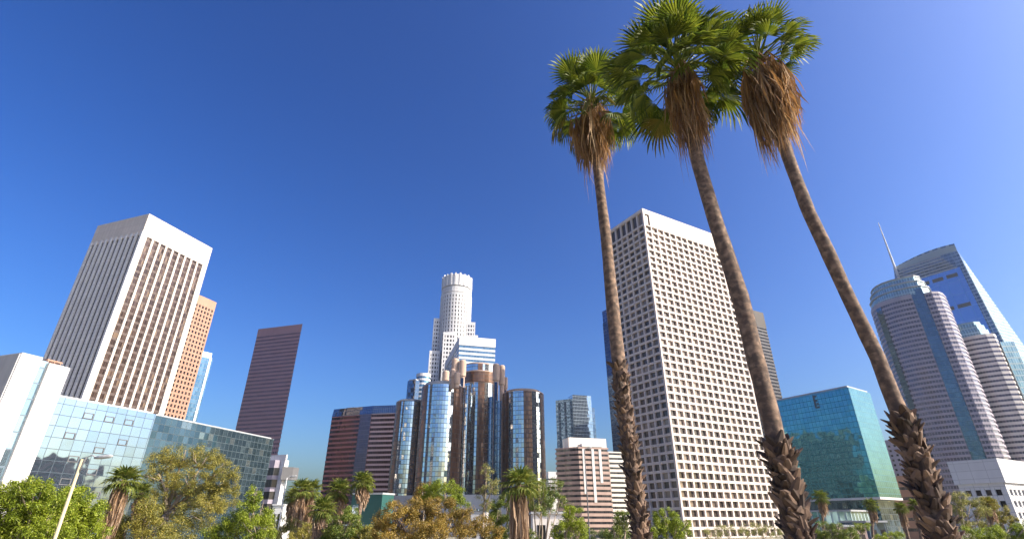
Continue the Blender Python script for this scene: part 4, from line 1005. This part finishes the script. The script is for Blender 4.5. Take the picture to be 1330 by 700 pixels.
def big_palm(label, Y, trunk_px, widths, boot_start, crown_px, rad, skirt, nf, seed, boot_w, bare=None):
    rg = random.Random(seed)
    pts = [at_Y(x, y, Y) for x, y in trunk_px]; rads = [w * .5 * depth_of(p) / F for w, p in zip(widths, pts)]
    bot = pts[0]; d = (pts[0] - pts[1]).normalized(); foot = Vector((bot.x + d.x * 2.2, Y, 0)); mid = Vector((bot.x + d.x * 1.5, Y, bot.z * .5))
    t = thing('fan_palm', label, 'palm tree', foot, 'three tall fan palms in the foreground')
    path = [foot, mid] + pts; rr = [rads[0] * 1.15, rads[0] * 1.05] + rads
    fine = resample(path, 70)
    # radius along the resampled path
    dist = [0]
    for i in range(1, len(path)): dist.append(dist[-1] + (path[i] - path[i - 1]).length)
    fr = []
    for k in range(70):
        s = dist[-1] * k / 69; i = 1
        while i < len(path) - 1 and dist[i] < s: i += 1
        f = (s - dist[i - 1]) / max(1e-6, dist[i] - dist[i - 1]); fr.append((rr[i - 1] + (rr[i] - rr[i - 1]) * f) * rg.uniform(.965, 1.035))
    mb = MB(); mb.tube(fine, fr, 16); part('trunk', mb, M['trunk_up'], t, True)
    bp_ = [p for p, (x, y) in zip(pts, trunk_px) if y >= boot_start]
    bpath = [Vector((bot.x + d.x * .8, Y, bot.z - 2.2))] + bp_
    rb = boot_w * .5 * depth_of(bp_[0]) / F
    part('leaf_base_bark', boots_mb(bpath, rb * .78, rb * .70, rg, 1.15, .30 * rb / .28), M['boot'], t)
    top = at_Y(crown_px[0], crown_px[1], Y); m = depth_of(top) / F; Rm = rad * m
    ax = (top - pts[-2]).normalized()
    (sl, srt, srm, sn, slen) = skirt
    part('dead_frond_skirt', skirt_mb(top - UP * .1, ax, sl * m, srt * m, srm * m, int(sn * 1.15), rg, slen * m, .017, 13), M['dead'], t)
    protos = [frond_mb(Rm * .58, Rm * .43, 20, 1.5, dr, rg, True, fo).mesh('frond', Vector(), M['frond']) for dr, fo in ((.12, .35), (.2, .3), (.3, .22), (.42, .15))]
    yel = frond_mb(Rm * .55, Rm * .42, 18, 1.3, .6, rg, True, .1).mesh('frond', Vector(), M['frond_yellow'])
    for i in range(nf):
        f = (i + .5) / nf; el = R(84 - 118 * f ** .95 + rg.uniform(-9, 9)); a = i * 2.39996 + rg.uniform(-.25, .25)
        dv = Vector((math.cos(a) * math.cos(el), math.sin(a) * math.cos(el), math.sin(el)))
        if bare and bare(dv, f): continue
        z = (UP - dv * dv.z); z = z.normalized() if z.length > .05 else Vector((-math.cos(a), -math.sin(a), 0))
        y = z.cross(dv).normalized(); z = dv.cross(y).normalized()
        rot = Matrix((dv, y, z)).transposed().to_4x4() @ Matrix.Rotation(rg.uniform(-.5, .5), 4, 'X')
        me = yel if (f > .88 and rg.random() < .4) else protos[min(3, int(f * 4))]
        o = bpy.data.objects.new('frond', me); COL.objects.link(o); o.parent = t
        off = top - foot - ax * (f * .25 * Rm)
        o.matrix_local = Matrix.Translation(off) @ rot @ Matrix.Diagonal((1, 1, 1, 1)).to_4x4() @ Matrix.Scale(rg.uniform(.78, 1.12), 4)
    return t
big_palm('slimmest and leftmost of the three tall fan palms, in front of the white tower', 14,
         [(834, 705), (821, 604), (812, 540), (804, 474), (797, 412), (791, 350), (787, 309), (777, 227), (772, 180), (768, 138)], [20, 19, 19, 18, 17, 15, 14, 12, 12, 10], 468,
         (768, 132), 72, (68, 27, 11, 100, 58), 56, 21, 26)
big_palm('middle of the three tall fan palms, its crown cut by the top picture edge', 10.5,
         [(1040, 703), (1029, 652), (1019, 614), (1008, 573), (1003, 549), (993, 511), (981, 465), (964, 395), (947.5, 342), (931, 293), (918, 250), (905, 205), (894, 150), (882, 90)],
         [26, 26, 25, 24, 23, 23, 22, 22, 20, 19, 18, 17, 16, 14], 555, (880, 84), 95, (80, 20, 12, 120, 74), 64, 22, 43)
big_palm('rightmost and most leaning of the three tall fan palms, with a thick brown dead skirt', 10,
         [(1228, 704), (1211, 654), (1199, 618), (1185, 578), (1169, 538), (1157, 510), (1140, 465), (1116, 415), (1099, 380), (1074, 325), (1050, 275), (1030, 222), (1015, 180), (995, 120), (985, 85)],
         [23, 23, 22, 22, 21, 19.5, 18.5, 17.5, 17, 17, 16, 15, 14, 13, 12], 530, (984, 74), 68, (92, 29, 17, 140, 70), 44, 23, 40, bare=lambda dv, f: f > .72)

def small_palm(label, Y, crown, rad, skirt_px, base_px, tw, seed, group=None, dead=1.0, mat=None, nf=30):
    rg = random.Random(seed); top = at_Y(*crown, Y); m = depth_of(top) / F; Rm = rad * m
    B = at_Y(base_px[0], base_px[1], Y); dirv = (B - top).normalized(); foot = top + dirv * ((top.z) / max(.2, -dirv.z))
    t = thing('fan_palm', label, 'palm tree', foot, group)
    mb = MB(); mb.tube(resample([foot, top], 8), [tw * m * .5 * (1.25 - .35 * i / 7) for i in range(8)], 8); part('trunk', mb, M['trunk_up'], t, True)
    cr = MB()
    for i in range(nf):
        f = (i + .5) / nf; el = R(80 - 110 * f + rg.uniform(-8, 8)); a = i * 2.39996 + rg.uniform(-.2, .2)
        dv = Vector((math.cos(a) * math.cos(el), math.sin(a) * math.cos(el), math.sin(el)))
        z = (UP - dv * dv.z); z = z.normalized() if z.length > .05 else Vector((-math.cos(a), -math.sin(a), 0)); y = z.cross(dv).normalized(); z = dv.cross(y)
        fm = frond_mb(Rm * .45, Rm * .62, 12, 1.8, .15 + .35 * f, rg, True, .25); rot = Matrix((dv, y, z)).transposed()
        i0 = len(cr.v); cr.v += [top + rot @ v for v in fm.v]; cr.f += [tuple(k + i0 for k in q) for q in fm.f]; cr.uv += fm.uv
    part('crown', cr, mat or M['frond_far'], t)
    part('dead_frond_skirt', skirt_mb(top, -dirv, skirt_px * m, rad * .42 * m, rad * .28 * m, int(70 * dead), rg, skirt_px * .5 * m, .05 * Y / 45, 6), M['dead_far'], t)
    return t
gp = 'smaller fan palms among the trees'
small_palm('leaning palm with a long pale dead skirt, left of the big feathery tree', 40, (161, 625), 23, 60, (140, 690), 10, 31, gp, 1.8)
small_palm('small palm tucked against the left of the big feathery tree', 52, (183, 640), 15, 26, (176, 700), 5, 32, gp)
small_palm('left palm of the pair at the left end of the palm cluster', 60, (391, 636), 16, 34, (388, 700), 6, 33, gp)
small_palm('right palm of the pair at the left end of the palm cluster', 62, (404, 637), 16, 36, (397, 700), 6, 34, gp)
small_palm('lowest palm at the left of the cluster, half hidden by the pair', 64, (380, 645), 12, 26, (378, 700), 4, 35, gp)
small_palm('palm with bushy round crown in front of the red banded block', 58, (440, 638), 18, 34, (442, 700), 6, 36, gp, 1.3)
small_palm('nearer stout palm with a thick skirt in the middle of the palm cluster', 46, (419, 662), 19, 36, (408, 730), 16, 37, gp, 1.6)
small_palm('palm on a thin bare trunk beside its twin, right end of the cluster', 56, (471, 626), 16, 20, (463, 700), 4, 38, gp, .8)
small_palm('slightly lower twin palm on a thin leaning trunk, right end of the cluster', 58, (475, 631), 13, 20, (460, 700), 4, 39, gp, .7)
small_palm('palm with the thickest pale skirted trunk, bottom centre right of the round hotel', 40, (675, 630), 26, 100, (673, 720), 15, 40, gp, 2.6)
small_palm('small palm right of the thick middle trunk, before the teal block', 85, (1066, 646), 11, 18, (1071, 700), 3, 41, gp)
small_palm('small palm at the centre foot of the teal block', 90, (1131, 656), 10, 16, (1134, 700), 3, 42, gp)
small_palm('thin palm at the right foot of the teal block', 75, (1170, 660), 9, 14, (1180, 700), 4, 43, gp)
small_palm('thin palm close to the left of the rightmost big trunk', 70, (1189, 656), 10, 22, (1197, 700), 4, 44, gp)
small_palm('palm with dry orange fronds beside the acacia trees at right', 62, (1283, 655), 11, 14, (1292, 700), 4, 45, gp, 1.2, M['frond_yellow'])

# ---------------------------------------------------------------- street lamps, poles
def lamp(label, Y, base, top, arm, w, mat):
    a, b_, c = at_Y(*base, Y), at_Y(*top, Y), at_Y(*arm, Y); m = depth_of(b_) / F; foot = Vector((a.x + (a.x - b_.x) * 0, Y, 0)); foot.x = b_.x; 
    t = thing('street_lamp', label, 'street lamp', foot)
    mb = MB(); mb.tube([foot, foot.lerp(b_, .5), b_], [w * m * .62, w * m * .5, w * m * .36], 10); part('pole', mb, mat, t, True)
    mb = MB(); mb.tube([b_ - UP * .6, b_.lerp(c, .25) + UP * .05, b_.lerp(c, .6) + UP * .12, c], [w * m * .25, w * m * .2, w * m * .17, w * m * .15], 8); part('arm', mb, M['metal'], t, True)
    d = (c - b_).normalized(); hd = MB(); hd.tube([c - d * .1, c + d * .15, c + d * .5, c + d * .62], [.04, .08, .075, .03], 10); part('lamp_head', hd, M['metal'], t, True)
M['pole'] = stone('cream_pole', (.50, .42, .26), .7, .1, 1)
lamp('tall cream street lamp post with a bent arm in front of the mirrored glass block', 22, (75, 700), (107, 596), (126, 594), 4.6, M['pole'])
lamp('thin dark pole standing before the pink banded block', 70, (762, 690), (759, 583), (763, 582), 1.6, M['darkgrey'])
lamp('thin white lamp pole left of the palm cluster', 60, (366, 700), (373, 620), (378, 619), 1.6, M['white'])
